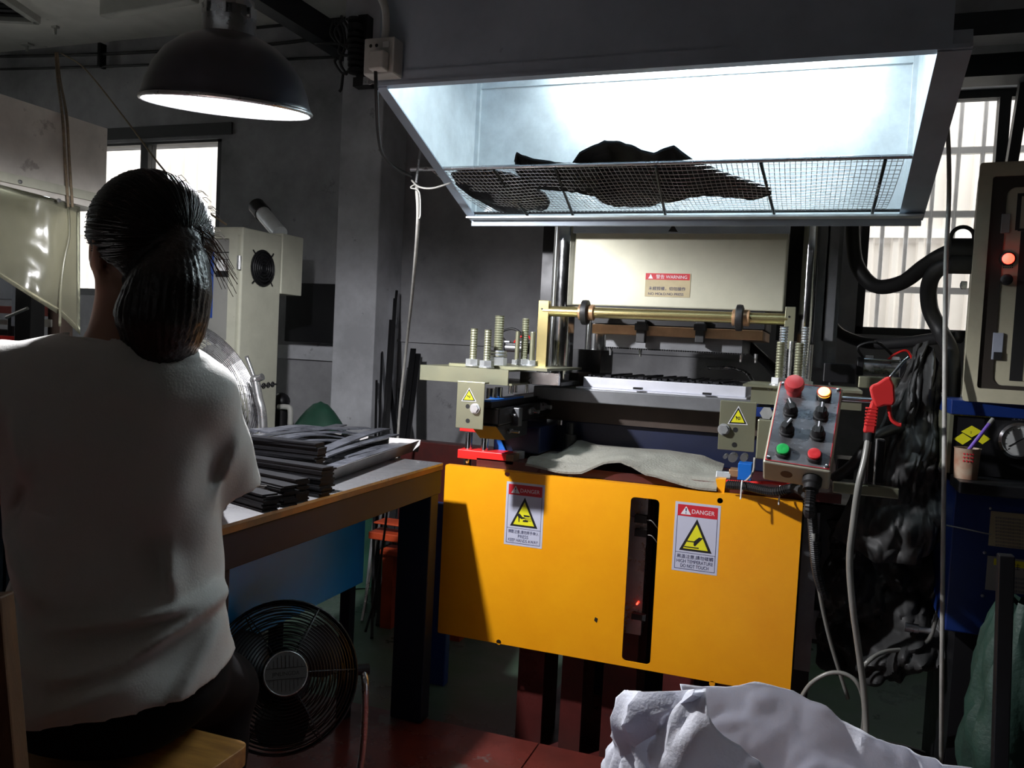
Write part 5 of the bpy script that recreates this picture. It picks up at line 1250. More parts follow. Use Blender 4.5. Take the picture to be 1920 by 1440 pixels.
# ================================================================== the worker, seated with her back to us
fa_ = math.radians(115); PF = V((math.cos(fa_), math.sin(fa_), 0)); PR = V((math.sin(fa_), -math.cos(fa_), 0))
PO = W(225, 900, t=1.25); PO = V((PO.x, PO.y, 0))
person = thing('person', 'person with dark ponytail in white t-shirt and black trousers, seated with back turned', 'person', (PO.x, PO.y, .14))
HC = (.012, .048, 1.312)
ha = math.radians(157)-fa_           # head turned to her left
hf = (-math.sin(ha), math.cos(ha)); hr = (math.cos(ha), math.sin(ha))      # head forward / right in body coordinates (a,b)
def HL(A, B, Z): # body -> head coordinates (right, forward, up)
    x, y = A-HC[0], B-HC[1]; return x*hr[0]+y*hr[1], x*hf[0]+y*hf[1], Z-HC[2]
def HP(r, f, u): return (HC[0]+hr[0]*r+hf[0]*f, HC[1]+hr[1]*r+hf[1]*f, HC[2]+u)
elbR, elbL = (.118, .085, .955), (-.205, .06, .955)
wrR, wrL = (.055, .285, .92), (-.135, .285, .92)
def fingers(A, B, Z, d, w, side):
    """palm and five fingers reaching forward-inward from wrist w"""
    fw = np.array([-.25*side, 1.0, -.10]); fw /= np.linalg.norm(fw); sd = np.array([1.0*side, .25, 0]); sd /= np.linalg.norm(sd)
    w = np.array(w)
    d = smin(d, cap(A, B, Z, w, w+fw*.05, .024, .022), .012)
    for k, (off, ln) in enumerate(((-.026, .058), (-.009, .068), (.009, .064), (.025, .052))):
        a = w+fw*.065+sd*off; b = a+fw*ln*.5+np.array([0, 0, -.006]); c = b+fw*ln*.45+np.array([0, 0, -.016])
        d = smin(d, cap(A, B, Z, w+fw*.03+sd*off*.8, a, .012, .0095), .008)
        d = np.minimum(d, cap(A, B, Z, a, b, .0092, .0085)); d = np.minimum(d, cap(A, B, Z, b, c, .0085, .0068))
    a = w+fw*.018-sd*.02; b = a-sd*.028+fw*.03; c = b+fw*.03+sd*.004+np.array([0, 0, -.008])
    d = smin(d, cap(A, B, Z, a, b, .0125, .0105), .008); return np.minimum(d, cap(A, B, Z, b, c, .0100, .0078))
def body_sdf(A, B, Z):
    d = cap(A, B, Z, (0, .0, .75), (0, -.005, 1.0), .10, .11)
    d = smin(d, ell(A, B, Z, (-.005, -.01, 1.06), (.15, .085, .10)), .05)
    d = smin(d, cap(A, B, Z, (-.005, -.008, 1.10), (.006, .022, 1.235), .062, .050), .035)
    x, y, z = HL(A, B, Z)
    hd = ell(x, y, z, (0, -.012, .022), (.073, .092, .086))
    hd = smin(hd, ell(x, y, z, (0, .030, -.045), (.058, .060, .066)), .03)          # face
    hd = smin(hd, ell(x, y, z, (0, .060, -.088), (.030, .026, .022)), .03)           # chin
    hd = smin(hd, cap(x, y, z, (0, .088, .004), (0, .103, -.030), .007, .011), .012)  # nose
    hd = smin(hd, cap(x, y, z, (-.014, .084, -.058), (.014, .084, -.058), .008, .008), .008)  # lips
    hd = smin(hd, cap(x, y, z, (-.035, .076, .018), (.035, .076, .018), .010, .010), .015)    # brow
    hd = np.maximum(hd, -smin(ell(x, y, z, (.030, .092, .002), (.016, .012, .009)), ell(x, y, z, (-.030, .092, .002), (.016, .012, .009)), .002)+.0)
    for s in (-1, 1):
        ear = ell(x, y, z, (s*.077, -.012, -.008), (.010, .020, .032)); ear = np.maximum(ear, -ell(x, y, z, (s*.088, -.006, -.006), (.008, .011, .020)))
        hd = smin(hd, ear, .006)
    d = smin(d, hd, .028)
    d = smin(d, cap(A, B, Z, (.112, -.005, 1.10), elbR, .048, .039), .03); d = smin(d, cap(A, B, Z, (-.16, -.005, 1.105), elbL, .048, .039), .03)
    d = smin(d, cap(A, B, Z, elbR, wrR, .039, .025), .02); d = smin(d, cap(A, B, Z, elbL, wrL, .039, .025), .02)
    d = fingers(A, B, Z, d, wrR, 1); return fingers(A, B, Z, d, wrL, -1)
v, F = surface_nets(body_sdf, (-.29, -.14, .70), (.24, .46, 1.42), .0052)
mk_mesh('body', v, F, PO, PR, PF, 'skin', person, 2)
for s in (-1, 1):
    e = HP(s*.030, .080, .002); c = PO+PR*e[0]+PF*e[1]+ZA*e[2]
    ey = MB().sphere(c, .0125, 14, 10).build('eye', 'white', person, smooth=True)
    e2 = HP(s*.030, .0905, .001); c2 = PO+PR*e2[0]+PF*e2[1]+ZA*e2[2]; MB().sphere(c2, .0045, 10, 8).build('iris', 'inkblk', ey, smooth=True)
# ---- t-shirt
def pxl(x, y):   # photo pixel on her back -> (a, z)
    u = (x-225)/1248; z = 1.2-(y-(607+.05*(x-225)))/1248; return ((u+.034)/.94, z)
ridges = [(pxl(385, 1100), pxl(120, 1122), .0075, .011), (pxl(380, 1108), pxl(262, 1172), .0085, .010), (pxl(262, 1172), pxl(150, 1192), .007, .011), (pxl(262, 955), pxl(300, 1075), -.007, .016), (pxl(300, 1000), pxl(318, 1092), .006, .010), (pxl(50, 1130), pxl(128, 1185), .008, .011),
          (pxl(40, 980), pxl(110, 1090), .006, .014), (pxl(60, 760), pxl(95, 900), .006, .013), (pxl(95, 860), pxl(45, 960), -.006, .012), (pxl(20, 1050), pxl(90, 1150), -.006, .013), (pxl(150, 1240), pxl(290, 1200), .005, .014), (pxl(400, 800), pxl(360, 930), .006, .013), (pxl(430, 760), pxl(415, 860), -.005, .010), (pxl(200, 640), pxl(330, 665), .003, .006), (pxl(390, 1130), pxl(330, 1290), .005, .014), (pxl(60, 1190), pxl(90, 1290), .006, .014)]
def shirt_sdf(A, B, Z):
    # torso: super-ellipse whose size follows height
    zz = np.array([.55, .64, .72, .80, .88, .96, 1.04, 1.10, 1.14, 1.165, 1.19], np.float32)
    hw = np.interp(Z, zz, [.168, .166, .158, .150, .148, .150, .152, .150, .128, .100, .03]); hd_ = np.interp(Z, zz, [.140, .138, .130, .116, .108, .110, .110, .102, .088, .075, .03])
    off = np.interp(Z, zz, [-.026, -.025, -.018, -.008, -.004, -.008, -.012, -.014, -.014, -.012, -.01]); oa = np.interp(Z, zz, [.01, .01, .008, .004, 0, -.004, -.008, -.012, -.014, -.012, -.006])
    q = ((np.abs(A-oa)/hw)**2.4+(np.abs(B-off)/hd_)**2.4)**(1/2.4)
    d = (q-1)*np.minimum(hw, hd_)*.92
    d = smin(d, ell(A, B, Z, (-.012, -.012, 1.095), (.165, .085, .075)), .03)
    R1 = cap(A, B, Z, (.108, -.006, 1.098), tuple(np.array(elbR)+np.array([.010, .0, -.02])), .060, .064)
    L1 = cap(A, B, Z, (-.165, -.006, 1.108), tuple(np.array(elbL)+np.array([-.015, 0, -.02])), .060, .064)
    # cuffs
    cuR = np.array([.128, .085, .945]); nR = np.array([.10, .25, -1.0]); nR /= np.linalg.norm(nR)
    cuL = np.array([-.21, .06, .95]); nL = np.array([-.1, .25, -1.0]); nL /= np.linalg.norm(nL)
    R1 = np.maximum(R1, (A-cuR[0])*nR[0]+(B-cuR[1])*nR[1]+(Z-cuR[2])*nR[2]); L1 = np.maximum(L1, (A-cuL[0])*nL[0]+(B-cuL[1])*nL[1]+(Z-cuL[2])*nL[2])
    d = smin(d, R1, .022); d = smin(d, L1, .022)
    d = smin(d, ell(A, B, Z, (.008, -.045, .664), (.154, .128, .086))-.012, .03)
    d = smin(d, cap(A, B, Z, (-.10, -.02, 1.125), (.0, -.012, 1.155), .045, .045), .03); d = smin(d, cap(A, B, Z, (.07, -.02, 1.125), (.0, -.012, 1.155), .045, .045), .03)
    # folds
    f = np.zeros_like(A)
    for (p, q_, amp, wd) in ridges:
        dx, dz = q_[0]-p[0], q_[1]-p[1]; L2 = dx*dx+dz*dz
        t = np.clip(((A-p[0])*dx+(Z-p[1])*dz)/L2, 0, 1)
        r2 = (A-p[0]-t*dx)**2+(Z-p[1]-t*dz)**2
        f += 2.3*amp*np.exp(-r2/(wd*wd))*np.sin(np.pi*np.clip(.12+t*.80, 0, 1))
    back = np.clip((.02-B)/.05, 0, 1); d = d-f*back
    d -= .0022*np.sin(A*31+Z*17+B*23)*np.sin(Z*26-A*13)+.0012*np.sin(A*60-Z*41+B*30)
    d = np.maximum(d, (.672+.13*A+.05*(B+.19))-Z)                       # hem
    neck = cap(A, B, Z, (-.004, .004, 1.165), (.008, .03, 1.30), .074, .085)
    d = np.maximum(d, -neck)
    return d
v, F = surface_nets(shirt_sdf, (-.33, -.25, .56), (.27, .18, 1.22), .0052)
shirt = mk_mesh('t_shirt', v, F, PO, PR, PF, 'shirt', person, 3)
# neck rib
pts = []
for k in range(33):
    a = 2*PI*k/32; pts.append(PO+PR*(.000+.073*math.cos(a))+PF*(.008+.070*math.sin(a))+ZA*(1.150+.012*abs(math.cos(a))-.020*math.sin(a)))
MB().tube(pts, .0055, 8).build('neck_rib', 'shirt', shirt, smooth=True)
# ---- trousers and shoes
def trouser_sdf(A, B, Z):
    d = ell(A, B, Z, (.008, -.045, .664), (.154, .128, .086))
    for s in (-1, 1):
        d = smin(d, cap(A, B, Z, (s*.08, .01, .67), (s*.10, .235, .545), .080, .062), .03)
        d = smin(d, cap(A, B, Z, (s*.10, .235, .545), (s*.11, .13, .20), .060, .045), .03)
    d -= .002*np.sin(A*40+Z*23)*np.sin(Z*31+B*19)
    return d
v, F = surface_nets(trouser_sdf, (-.26, -.24, .14), (.26, .36, .78), .007); mk_mesh('trousers', v, F, PO, PR, PF, 'trouser', person, 3)
def shoe_sdf(A, B, Z):
    d = None
    for s in (-1, 1):
        e = smin(cap(A, B, Z, (s*.11, .12, .185), (s*.115, .26, .172), .038, .030), cap(A, B, Z, (s*.11, .12, .2), (s*.11, .125, .23), .036, .034), .02)
        d = e if d is None else np.minimum(d, e)
    return np.maximum(d, .142-Z)
v, F = surface_nets(shoe_sdf, (-.18, .06, .13), (.18, .32, .27), .006); mk_mesh('shoes', v, F, PO, PR, PF, 'blackp', person, 2)
# ---- hair: swept back cap and a low ponytail
TIE = HP(.004, -.098, .018)
tail = [(TIE, .024), (HP(.000, -.112, -.018), .036), (HP(-.012, -.116, -.055), .052), (HP(-.020, -.108, -.098), .058), (HP(-.016, -.102, -.140), .046), (HP(-.006, -.100, -.172), .018)]
def hair_sdf(A, B, Z):
    x, y, z = HL(A, B, Z)
    d = ell(x, y, z, (0, -.014, .024), (.086, .106, .098))
    # hairline: forehead, temples and ears stay clear
    d = np.maximum(d, y-.050-.35*np.maximum(0, z-.02)); d = np.maximum(d, (y-.000)-(z+.005)*1.9)
    d = np.maximum(d, -(z+.030)-np.maximum(0, -y-.028)*1.0+np.maximum(0, y+.05)*.6)
    nape = ell(x, y, z, (0, -.058, -.050), (.056, .042, .055)); d = smin(d, nape, .02)
    # combed streaks running to the tie
    tx, ty, tz = 0.004, -.098, .018
    ang = np.arctan2(x-tx, z-tz); d -= .0007*np.sin(ang*58+y*60)+.0005*np.sin(ang*133+1.3)
    t = None
    for (p, r0), (q, r1) in zip(tail[:-1], tail[1:]):
        c = cap(A, B, Z, p, q, r0, r1); t = c if t is None else smin(t, c, .02)
    an2 = np.arctan2(x+.014, y+.112)
    t -= .0012*np.sin(an2*34+z*20)+.0008*np.sin(an2*71-z*31)
    return smin(d, t, .010)
v, F = surface_nets(hair_sdf, (-.16, -.14, 1.10), (.24, .20, 1.44), .0036)
hair = mk_mesh('hair', v, F, PO, PR, PF, 'hair', person, 1)
tp_ = PO+PR*TIE[0]+PF*TIE[1]+ZA*TIE[2]; bk = PR*(-hf[0])+PF*(-hf[1])
MB().ring(tp_+bk*.012, bk, .030, .006, 24, 8).build('hair_tie', 'blackp', hair, smooth=True)
# loose strands
def toW(p): return PO+PR*p[0]+PF*p[1]+ZA*p[2]
rs = random.Random(5); st = MB()
hs = MB()
def tailp(f):
    f = max(0, min(.9999, f))*(len(tail)-1); k = int(f); t = f-k
    return V(tail[k][0]).lerp(V(tail[k+1][0]), t), tail[k][1]+(tail[k+1][1]-tail[k][1])*t
for k in range(1500):      # ponytail strands, on and just under its surface
    a = rs.uniform(0, 2*PI); rr = math.sqrt(rs.uniform(.55, 1.0)); f0 = rs.uniform(0, .25); f1 = rs.uniform(.78, 1.0); ext = rs.uniform(0, .03); w1, w2 = rs.uniform(-.35, .35), rs.uniform(0, 6)
    pts = []
    for j in range(7):
        f = f0+(f1-f0)*j/6; c, R_ = tailp(f); an = a+w1*f+.08*math.sin(w2+f*7)
        R_ = (R_+.0012)*rr if f < .8 else max(.012, R_)*rr
        pts.append(toW(c+V((hr[0], hr[1], 0))*(R_*math.cos(an))+V((hf[0], hf[1], 0))*(R_*math.sin(an))+V((0, 0, -ext*max(0, f-.7)/.3))))
    hs.tube(pts, .0008, 3, False, rad=lambda t: .00095*(1-.6*t**3))
cen = V((0, -.014, .024)); tl0 = V((.004, -.100, .018))
for k in range(2400):      # strands combed from the hairline over the skull to the tie
    n_ = V((rs.gauss(0, 1), rs.gauss(0, 1), rs.gauss(0, 1))).normalized()
    p = V((n_.x*.086, -.014+n_.y*.106, .024+n_.z*.098))
    if p.y > .050+.35*max(0, p.z-.02) or p.y > (p.z+.005)*1.9 or (p.z < -.02 and p.y > -.05) or p.z < -.075: continue
    d1 = V(((tl0.x-cen.x)/.086, (tl0.y-cen.y)/.106, (tl0.z-cen.z)/.098)).normalized(); pts = []; L_ = rs.uniform(.35, .98); off = rs.uniform(-.0006, .0022)
    for j in range(7):
        q = n_.slerp(d1, L_*j/6) if n_.dot(d1) > -.95 else n_
        s_ = 1+off/.09+.004*math.sin(j*1.3+k)
        pts.append(toW(HP(q.x*.086*s_, -.014+q.y*.106*s_, .024+q.z*.098*s_)))
    hs.tube(pts, .0008, 3, False, rad=lambda t: .0009*(1-.5*t))
o = hs.build('hair_strands', 'hair', hair, smooth=True); o['kind'] = 'stuff'
for k in range(34):       # fly-away strands at the tie
    p0 = V(HP(rs.uniform(.0, .03), -.10, rs.uniform(.0, .045))); u = rs.uniform(.02, .062); p1 = p0+V((u*.7, -.01, -u*.35)); p2 = p0+V((u*1.2, -.014, -u*.9-rs.uniform(0, .02)))
    st.tube(smoothpath([toW(p0), toW(p1), toW(p2)], 4), .0005, 4, False)
for k in range(40):       # short strands over the crown
    th = rs.uniform(-1.5, 1.5); ph = rs.uniform(.1, 1.2)
    n_ = V((math.sin(th)*math.cos(ph*.4), -.25+rs.uniform(-.5, .5), math.cos(th)*.98)); n_.normalize()
    p0 = V((n_.x*.086, -.014+n_.y*.106, .024+n_.z*.098)); q0 = V((n_.x*.090, -.030+n_.y*.112, .021+n_.z*.103)); q1 = V((n_.x*.088, -.05+n_.y*.108, .014+n_.z*.100))
    st.tube([toW(HP(*p0)), toW(HP(*q0)), toW(HP(*q1))], .0005, 4, False)
st.build('loose_strands', mat('warm_brown_strands', (.06, .028, .012), .4, spec=.5), hair)['kind'] = 'stuff'

# ================================================================== wooden stool and board
SZ = .585
sc = W(476, 1394, Z=SZ); stool = thing('wooden_stool', 'square varnished wooden stool with chipped corner under the seated person', 'stool', (sc.x-.17, sc.y-.05, .14))
sx, sy = XA, YA
so = sc-sx*.005-sy*.0
me = plate(rrect(-.27, .0, -.22, .0, .018, 4), [], (so.x, so.y, SZ-.030), sx, sy, ZA, .030); put('seat', me, 'wood', stool, bevel=.004)
for (a, b_) in ((-.24, -.19), (-.03, -.19), (-.24, -.03), (-.03, -.03)):
    p = so+sx*a+sy*b_; d_ = (sx*(a+.135)+sy*(b_+.11))*.25
    MB().bar(V((p.x, p.y, SZ-.031)), V((p.x+d_.x, p.y+d_.y, .14)), .032, .032).build('leg', 'wood', stool, bevel=.002)
for (a, b_, c, d_) in ((-.24, -.19, -.03, -.19), (-.24, -.03, -.03, -.03), (-.24, -.19, -.24, -.03), (-.03, -.19, -.03, -.03)):
    p, q = so+sx*a+sy*b_, so+sx*c+sy*d_; MB().bar(V((p.x, p.y, SZ-.055)), V((q.x, q.y, SZ-.055)), .04, .018).build('rail', 'wood', stool)
bo = [W(-40, 1140, t=.95), W(12, 1140, t=.95), W(44, 1500, t=.95), W(-60, 1500, t=.95)]
ba = W(2, 1120, t=.98); bb_ = W(30, 1445, t=.98); dv = (bb_-ba).normalized(); bb_ = ba+dv*((ba.z-.142)/-dv.z)
tag(MB().bar(ba-_r0*.03, bb_-_r0*.03, .075, .03, hint=_f).build('wooden_board', 'woodbrown', bevel=.003), 'brown wooden board standing upright at the lower left corner', 'board')

# ================================================================== woven white sack in the foreground
sack_rim_far = [(1255, 1300), (1262, 1284), (1300, 1287), (1330, 1282), (1384, 1273), (1420, 1281), (1448, 1287), (1470, 1300), (1482, 1310), (1510, 1325), (1536, 1352), (1560, 1360), (1580, 1362), (1640, 1386), (1700, 1408), (1760, 1437)]
def sack_pt(th, v):
    """th around, v 0 at the rim .. 1 at the floor"""
    c = V((.045, 1.48, 0)); rx, ry = .315, .155; tilt = .42
    ca, sa = math.cos(th), math.sin(th)
    p = V((c.x+(rx*ca*math.cos(tilt)-ry*sa*math.sin(tilt)), c.y+(rx*ca*math.sin(tilt)+ry*sa*math.cos(tilt)), 0))
    return p
SK_N = 120
rim = []
for k in range(SK_N):
    th = 2*PI*k/SK_N; p = sack_pt(th, 0)
    rim.append(p)
def sack_rim_z(p, pts):
    # rim height read from the photo on the far side, lower and folded on the near side
    d = p-CAM
    u = d.dot(_r)/d.dot(_f); px_ = 960+FPX*u
    if px_ <= pts[0][0]: py_ = pts[0][1]
    elif px_ >= pts[-1][0]: py_ = pts[-1][1]
    else:
        for (a, b) in zip(pts[:-1], pts[1:]):
            if a[0] <= px_ <= b[0]: py_ = a[1]+(b[1]-a[1])*(px_-a[0])/(b[0]-a[0]); break
    r_ = ray(px_, py_); t = math.hypot(d.x, d.y)/math.hypot(r_.x, r_.y)
    return CAMZ+r_.z*t
sack_rim_near = [(1240, 1290), (1262, 1287), (1290, 1325), (1330, 1380), (1390, 1440), (1450, 1475), (1560, 1490), (1700, 1480), (1780, 1445)]
def sackf(u, v):
    th = 2*PI*u; p = sack_pt(th, 0); far = .5+.5*math.sin(th+.12)      # 1 on the far side, 0 on the near side
    zr = sack_rim_z(p, sack_rim_far); zn = sack_rim_z(p, sack_rim_near)
    k = max(0, min(1, (far-.40)/.2)); k = k*k*(3-2*k); zt = zn*(1-k)+zr*k
    z = zt+(.142-zt)*v
    bul = 1+.10*math.sin(PI*min(1, v*1.1))
    cr = .024*noise.noise(V((math.cos(th)*2.2, math.sin(th)*2.2, z*6)))+.010*noise.noise(V((math.cos(th)*4.5+z*4, math.sin(th)*4.5, z*13)))+.004*noise.noise(V((math.cos(th)*11, math.sin(th)*11+z*8, z*24)))
    ridge = .030*abs(noise.noise(V((math.cos(th)*2.6+z*5, math.sin(th)*2.6, z*3+9))))
    cr += .036*crease(math.cos(th)*2.3, math.sin(th)*2.3, z*7)+.020*crease(math.cos(th)*5+3, math.sin(th)*5, z*15)
    c = V((.045, 1.48, 0)); q = c+(p-c)*(bul-.05+(cr+ridge)/.22)
    return (q.x, q.y, z)
sk = MB().grid(sackf, 220, 70, .0)
o = sk.build('woven_sack', 'sack', smooth='auto'); tag(o, 'open white woven plastic sack standing in front of the yellow panel', 'sack')
so_ = o.modifiers.new('cloth thickness', 'SOLIDIFY'); so_.thickness = .0016
# folded flap turned over on the near left rim
def flap(u, v):
    th = math.radians(150+70*u); p = V(sackf(th/(2*PI), 0)); c = V((.045, 1.48, 0)); out = (V((p.x, p.y, 0))-c).normalized()
    w_ = .10*math.sin(PI*u)+.01
    return p+out*(.006+.02*math.sin(PI*v)+.012*noise.noise(V((u*4, v*4, 3))))-ZA*(w_*v)+ZA*.004*math.sin(PI*min(1, v*2))
fl_ = MB().grid(flap, 26, 8, .0012).build('turned_flap', 'sack', o, smooth='auto')

# ================================================================== red air blow gun on its stand, with hose
GY = 1.96
gun = thing('air_blow_gun', 'red plastic air blow gun with thin steel nozzle hung beside the control box', 'blow gun', W(1650, 750, Y=GY))
def gp(pts): return [(W(x, y, Y=GY).x, W(x, y, Y=GY).z) for x, y in pts]
head_ = [(1630, 728), (1634, 722), (1645, 718), (1660, 708), (1668, 705), (1672, 714), (1676, 722), (1678, 752), (1674, 760), (1658, 760), (1648, 764), (1640, 762), (1634, 745)]
MB().prism(gp(head_)[::-1], (0, GY-.014, 0), XA, ZA, YA, .028).build('gun_head', 'redpl', gun, bevel=.004)
MB().prism(gp([(1634, 750), (1648, 758), (1641, 812), (1618, 811), (1622, 790)])[::-1], (0, GY-.012, 0), XA, ZA, YA, .024).build('grip', 'redpl', gun, bevel=.004)
for k in range(6): 
    a = W(1623.5-k*.6+1, 765+k*6, Y=GY); MB().box(a.x-.001, a.x+.022, GY-.0128, GY+.0128, a.z-.0015, a.z+.0015).build('grip_rib', 'redpl', gun)
MB().tube(smoothpath([W(1667, 760, Y=GY), W(1668, 775, Y=GY), W(1673, 788, Y=GY), W(1684, 796, Y=GY), W(1690, 797, Y=GY)], 5), .0045, 8).build('trigger_guard', 'redpl', gun, smooth=True)
MB().tube(smoothpath([W(1668, 708, Y=GY), W(1682, 692, Y=GY), W(1694, 678, Y=GY), W(1705, 669, Y=GY)], 5), .0032, 8).build('nozzle', 'chrome', gun, smooth=True)
c = W(1630, 815, Y=GY); MB().cyl(c+ZA*.006, c-ZA*.014, .012, n=14).build('hose_fitting', 'blackp', gun, smooth='auto')
MB().tube(smoothpath([W(1629, 818, Y=GY), W(1622, 860, Y=GY-.02), W(1610, 910, Y=GY-.035), W(1600, 980, Y=GY-.03), W(1593, 1050, Y=GY-.02), W(1598, 1130, Y=GY), W(1610, 1220, Y=2.0), W(1620, 1300, Y=2.02), W(1624, 1380, Y=2.02), W(1622, 1500, Y=1.98)], 7), .0075, 10).build('air_hose', 'hosegrey', gun, smooth=True)
def ho(name, pts, r, m, lab, cat='hose'): return tag(MB().tube(smoothpath(pts, 7), r, 10).build(name, m, smooth=True), lab, cat)
ho('looped_hose', [W(1496, 1318, Y=2.12), W(1520, 1282, Y=2.12), W(1556, 1262, Y=2.12), W(1590, 1266, Y=2.12), W(1612, 1290, Y=2.12), W(1620, 1340, Y=2.15), W(1610, 1420, Y=2.2)], .005, 'hosegrey', 'thin looped air hose arching up behind the sack')
cq = W(1715, 1180, Y=2.3)
hq = ho('coupled_hose', [W(1612, 1260, Y=2.2), W(1630, 1238, Y=2.2), W(1660, 1222, Y=2.25), W(1705, 1216, Y=2.3), W(1740, 1200, Y=2.3), W(1752, 1170, Y=2.3), W(1764, 1120, Y=2.35), W(1772, 1040, Y=2.4)], .0055, 'hosegrey', 'thin air hose curving to the silver coupling at the right')
MB().cyl(W(1697, 1175, Y=2.3), W(1722, 1180, Y=2.3), .012, n=14).build('coupling', 'steel', hq, smooth='auto'); MB().cyl(W(1722, 1180, Y=2.3), W(1748, 1183, Y=2.3), .008, n=12).build('coupling', 'zinc', hq, smooth='auto')
# pale cable dropping in front of the right window
ho('dropping_cable', [W(1771, 130, Y=2.35), W(1774, 200, Y=2.3), W(1779, 290, Y=2.25), W(1779, 380, Y=2.22), W(1774, 480, Y=2.2), W(1772, 600, Y=2.18), W(1771, 740, Y=2.15), W(1770, 900, Y=2.12), W(1768, 1050, Y=2.12), W(1766, 1250, Y=2.14), W(1764, 1560, Z=.01)], .0052, 'cablew', 'long pale cable dropping from above past the cream cabinet', 'cable')

# ================================================================== big black hoses between press and cream cabinet
ho('thick_black_hose', [W(1600, 395, Y=2.7), W(1600, 450, Y=2.7), W(1608, 500, Y=2.68), W(1640, 536, Y=2.64), W(1690, 530, Y=2.55), W(1735, 498, Y=2.45), W(1775, 475, Y=2.38), W(1822, 468, Y=2.36)], .021, 'blackp', 'thick black hose sagging from behind the hood to the cream cabinet')
ho('thick_black_hose', [W(1824, 492, Y=2.36), W(1790, 492, Y=2.38), W(1758, 505, Y=2.4), W(1742, 535, Y=2.45), W(1744, 580, Y=2.5), W(1764, 622, Y=2.5), W(1782, 660, Y=2.45), W(1785, 720, Y=2.42), W(1780, 820, Y=2.4), W(1776, 980, Y=2.4), W(1772, 1150, Y=2.42)], .021, 'blackp', 'thick black hose bending down from the cream cabinet to the floor')
ho('thick_black_hose', [W(1556, 605, Y=2.85), W(1580, 628, Y=2.82), W(1630, 644, Y=2.75), W(1700, 642, Y=2.65), W(1760, 634, Y=2.55), W(1800, 632, Y=2.5)], .017, 'blackp', 'black hose sagging below the window sill towards the cabinet')

# ================================================================== cream control cabinet at the right edge
rot_ = math.radians(7.5); ex = V((math.cos(rot_), -math.sin(rot_), 0)); ey = V((math.sin(rot_), math.cos(rot_), 0))
K0 = W(1809, 750, Y=2.2); K1 = W(1836, 309, Y=2.2)
kz0, kz1_ = K0.z, K1.z; ko = V(((K0.x+K1.x)/2, 2.2, 0))
rc = thing('control_cabinet', 'cream control cabinet with dark framed panel and lit red lamp at the right edge', 'cabinet', (ko.x+.25, 2.3, kz0))
side = [(0, kz0), (.30, kz0), (.30, kz1_-.11), (.19, kz1_), (0, kz1_)]
# body as a prism across ex, with the chamfered rear top
MB().prism([(a, b_) for a, b_ in side], (ko.x, ko.y, 0), ey, ZA, ex, .62).build('cabinet_body', 'cabinet2', rc, bevel=.004)
def kp(x, y, off=0.0):
    """pixel on the cabinet front (offset outwards)"""
    d = ray(x, y); n_ = -ey; o_ = ko+n_*off; t = ((o_-V((0, 0, 0))).dot(n_)-CAM.dot(n_))/d.dot(n_); q = CAM+d*t
    return ((q-ko).dot(ex), q.z)
def kbox(x0, y0, x1, y1, o0, o1):
    a, c = kp(x0, y0), kp(x1, y1); return MB().obox(ko, ex, -ey, ZA, a[0], c[0], o0, o1, c[1], a[1])
a, c = kp(1860, 335), kp(1837, 738)
ox0 = (a[0]+c[0])/2
dm = plate(rrect(ox0-.02, .60, c[1]-.012, a[1]+.015, .006, 2), [rrect(ox0+.028, .57, c[1]+.022, a[1]-.022, .02, 5)], (ko.x, ko.y, 0), ex, ZA, -ey, .006)
put('dark_frame', dm, mat('dark_brown_frame', (.035, .028, .022), .5, .2), rc)
ins = MB(); ins.obox(ko, ex, -ey, ZA, ox0+.0285, .569, .0005, .003, c[1]+.0225, a[1]-.0225); face = ins.build('inner_face', 'cabinet2', rc)
ed = plate(rrect(-.002, .62, kz0-.002, kz1_+.002, .006, 2), [rrect(.026, .60, kz0+.03, kz1_-.03, .006, 2)], (ko.x, ko.y, 0), ex, ZA, -ey, .012); put('front_rim', ed, 'cabinet2', rc)
q = kp(1890, 486); c3 = ko+ex*q[0]-ey*.004+ZA*q[1]
MB().lathe([(.016, 0), (.016, .006), (.0135, .008)], c3, -ey, 20, True).build('lamp_bezel', 'blackp', face, smooth='auto')
MB().lathe([(.0125, .008), (.011, .014), (.006, .017), (.001, .0175)], c3, -ey, 20, True).build('red_lamp', 'ledred', face, smooth='auto')
q = kp(1887, 525); c3 = ko+ex*q[0]-ey*.004+ZA*q[1]
MB().lathe([(.013, 0), (.0125, .012), (.010, .014), (.001, .014)], c3, -ey, 18, True).build('key_switch', 'blackp', face, smooth='auto')
kbox(1878, 402, 1892, 438, .0035, .009).build('rocker_switch', 'cabgrey', face, bevel=.001); kbox(1862, 624, 1878, 675, .0035, .009).build('rocker_switch', 'palegrey', face, bevel=.001)
kbox(1863, 660, 1877, 674, .0092, .011).build('rocker_tip', 'blackp', face)
for (x0, y0, x1, y1) in ((1908, 364, 1911, 432), (1908, 429, 1960, 433), (1914, 434, 1916, 715), (1898, 713, 1960, 717), (1910, 528, 1960, 531), (1908, 363, 1960, 367)):
    kbox(x0, y0, x1, y1, .0032, .0038).build('printed_line', 'inkblk', face)
for y_ in (497, 501):
    for k in range(5): kbox(1881+k*4, y_, 1883+k*4, y_+2, .0032, .0036).build('printed_mark', 'inkblk', face)
# cable glands and lifting ring on the side sheet
for y_ in (468, 493):
    c = W(1826, y_, Y=2.36); MB().cyl((c.x+.0, 2.36, c.z), (c.x-.055, 2.36, c.z), .028, n=16).build('cable_gland', 'blackp', rc, smooth='auto')
c = W(1808, 445, Y=2.36); MB().ring((c.x-.004, 2.36, c.z), YA, .026, .005, 24, 8).build('cable_loop', 'blackp', rc, smooth=True)
c = W(1813, 535, Y=2.3); MB().lathe([(.010, 0), (.010, .012), (.005, .014)], (ko.x+.004, 2.3, c.z), -XA, 12, True).build('side_bolt', 'steel', rc, smooth='auto')
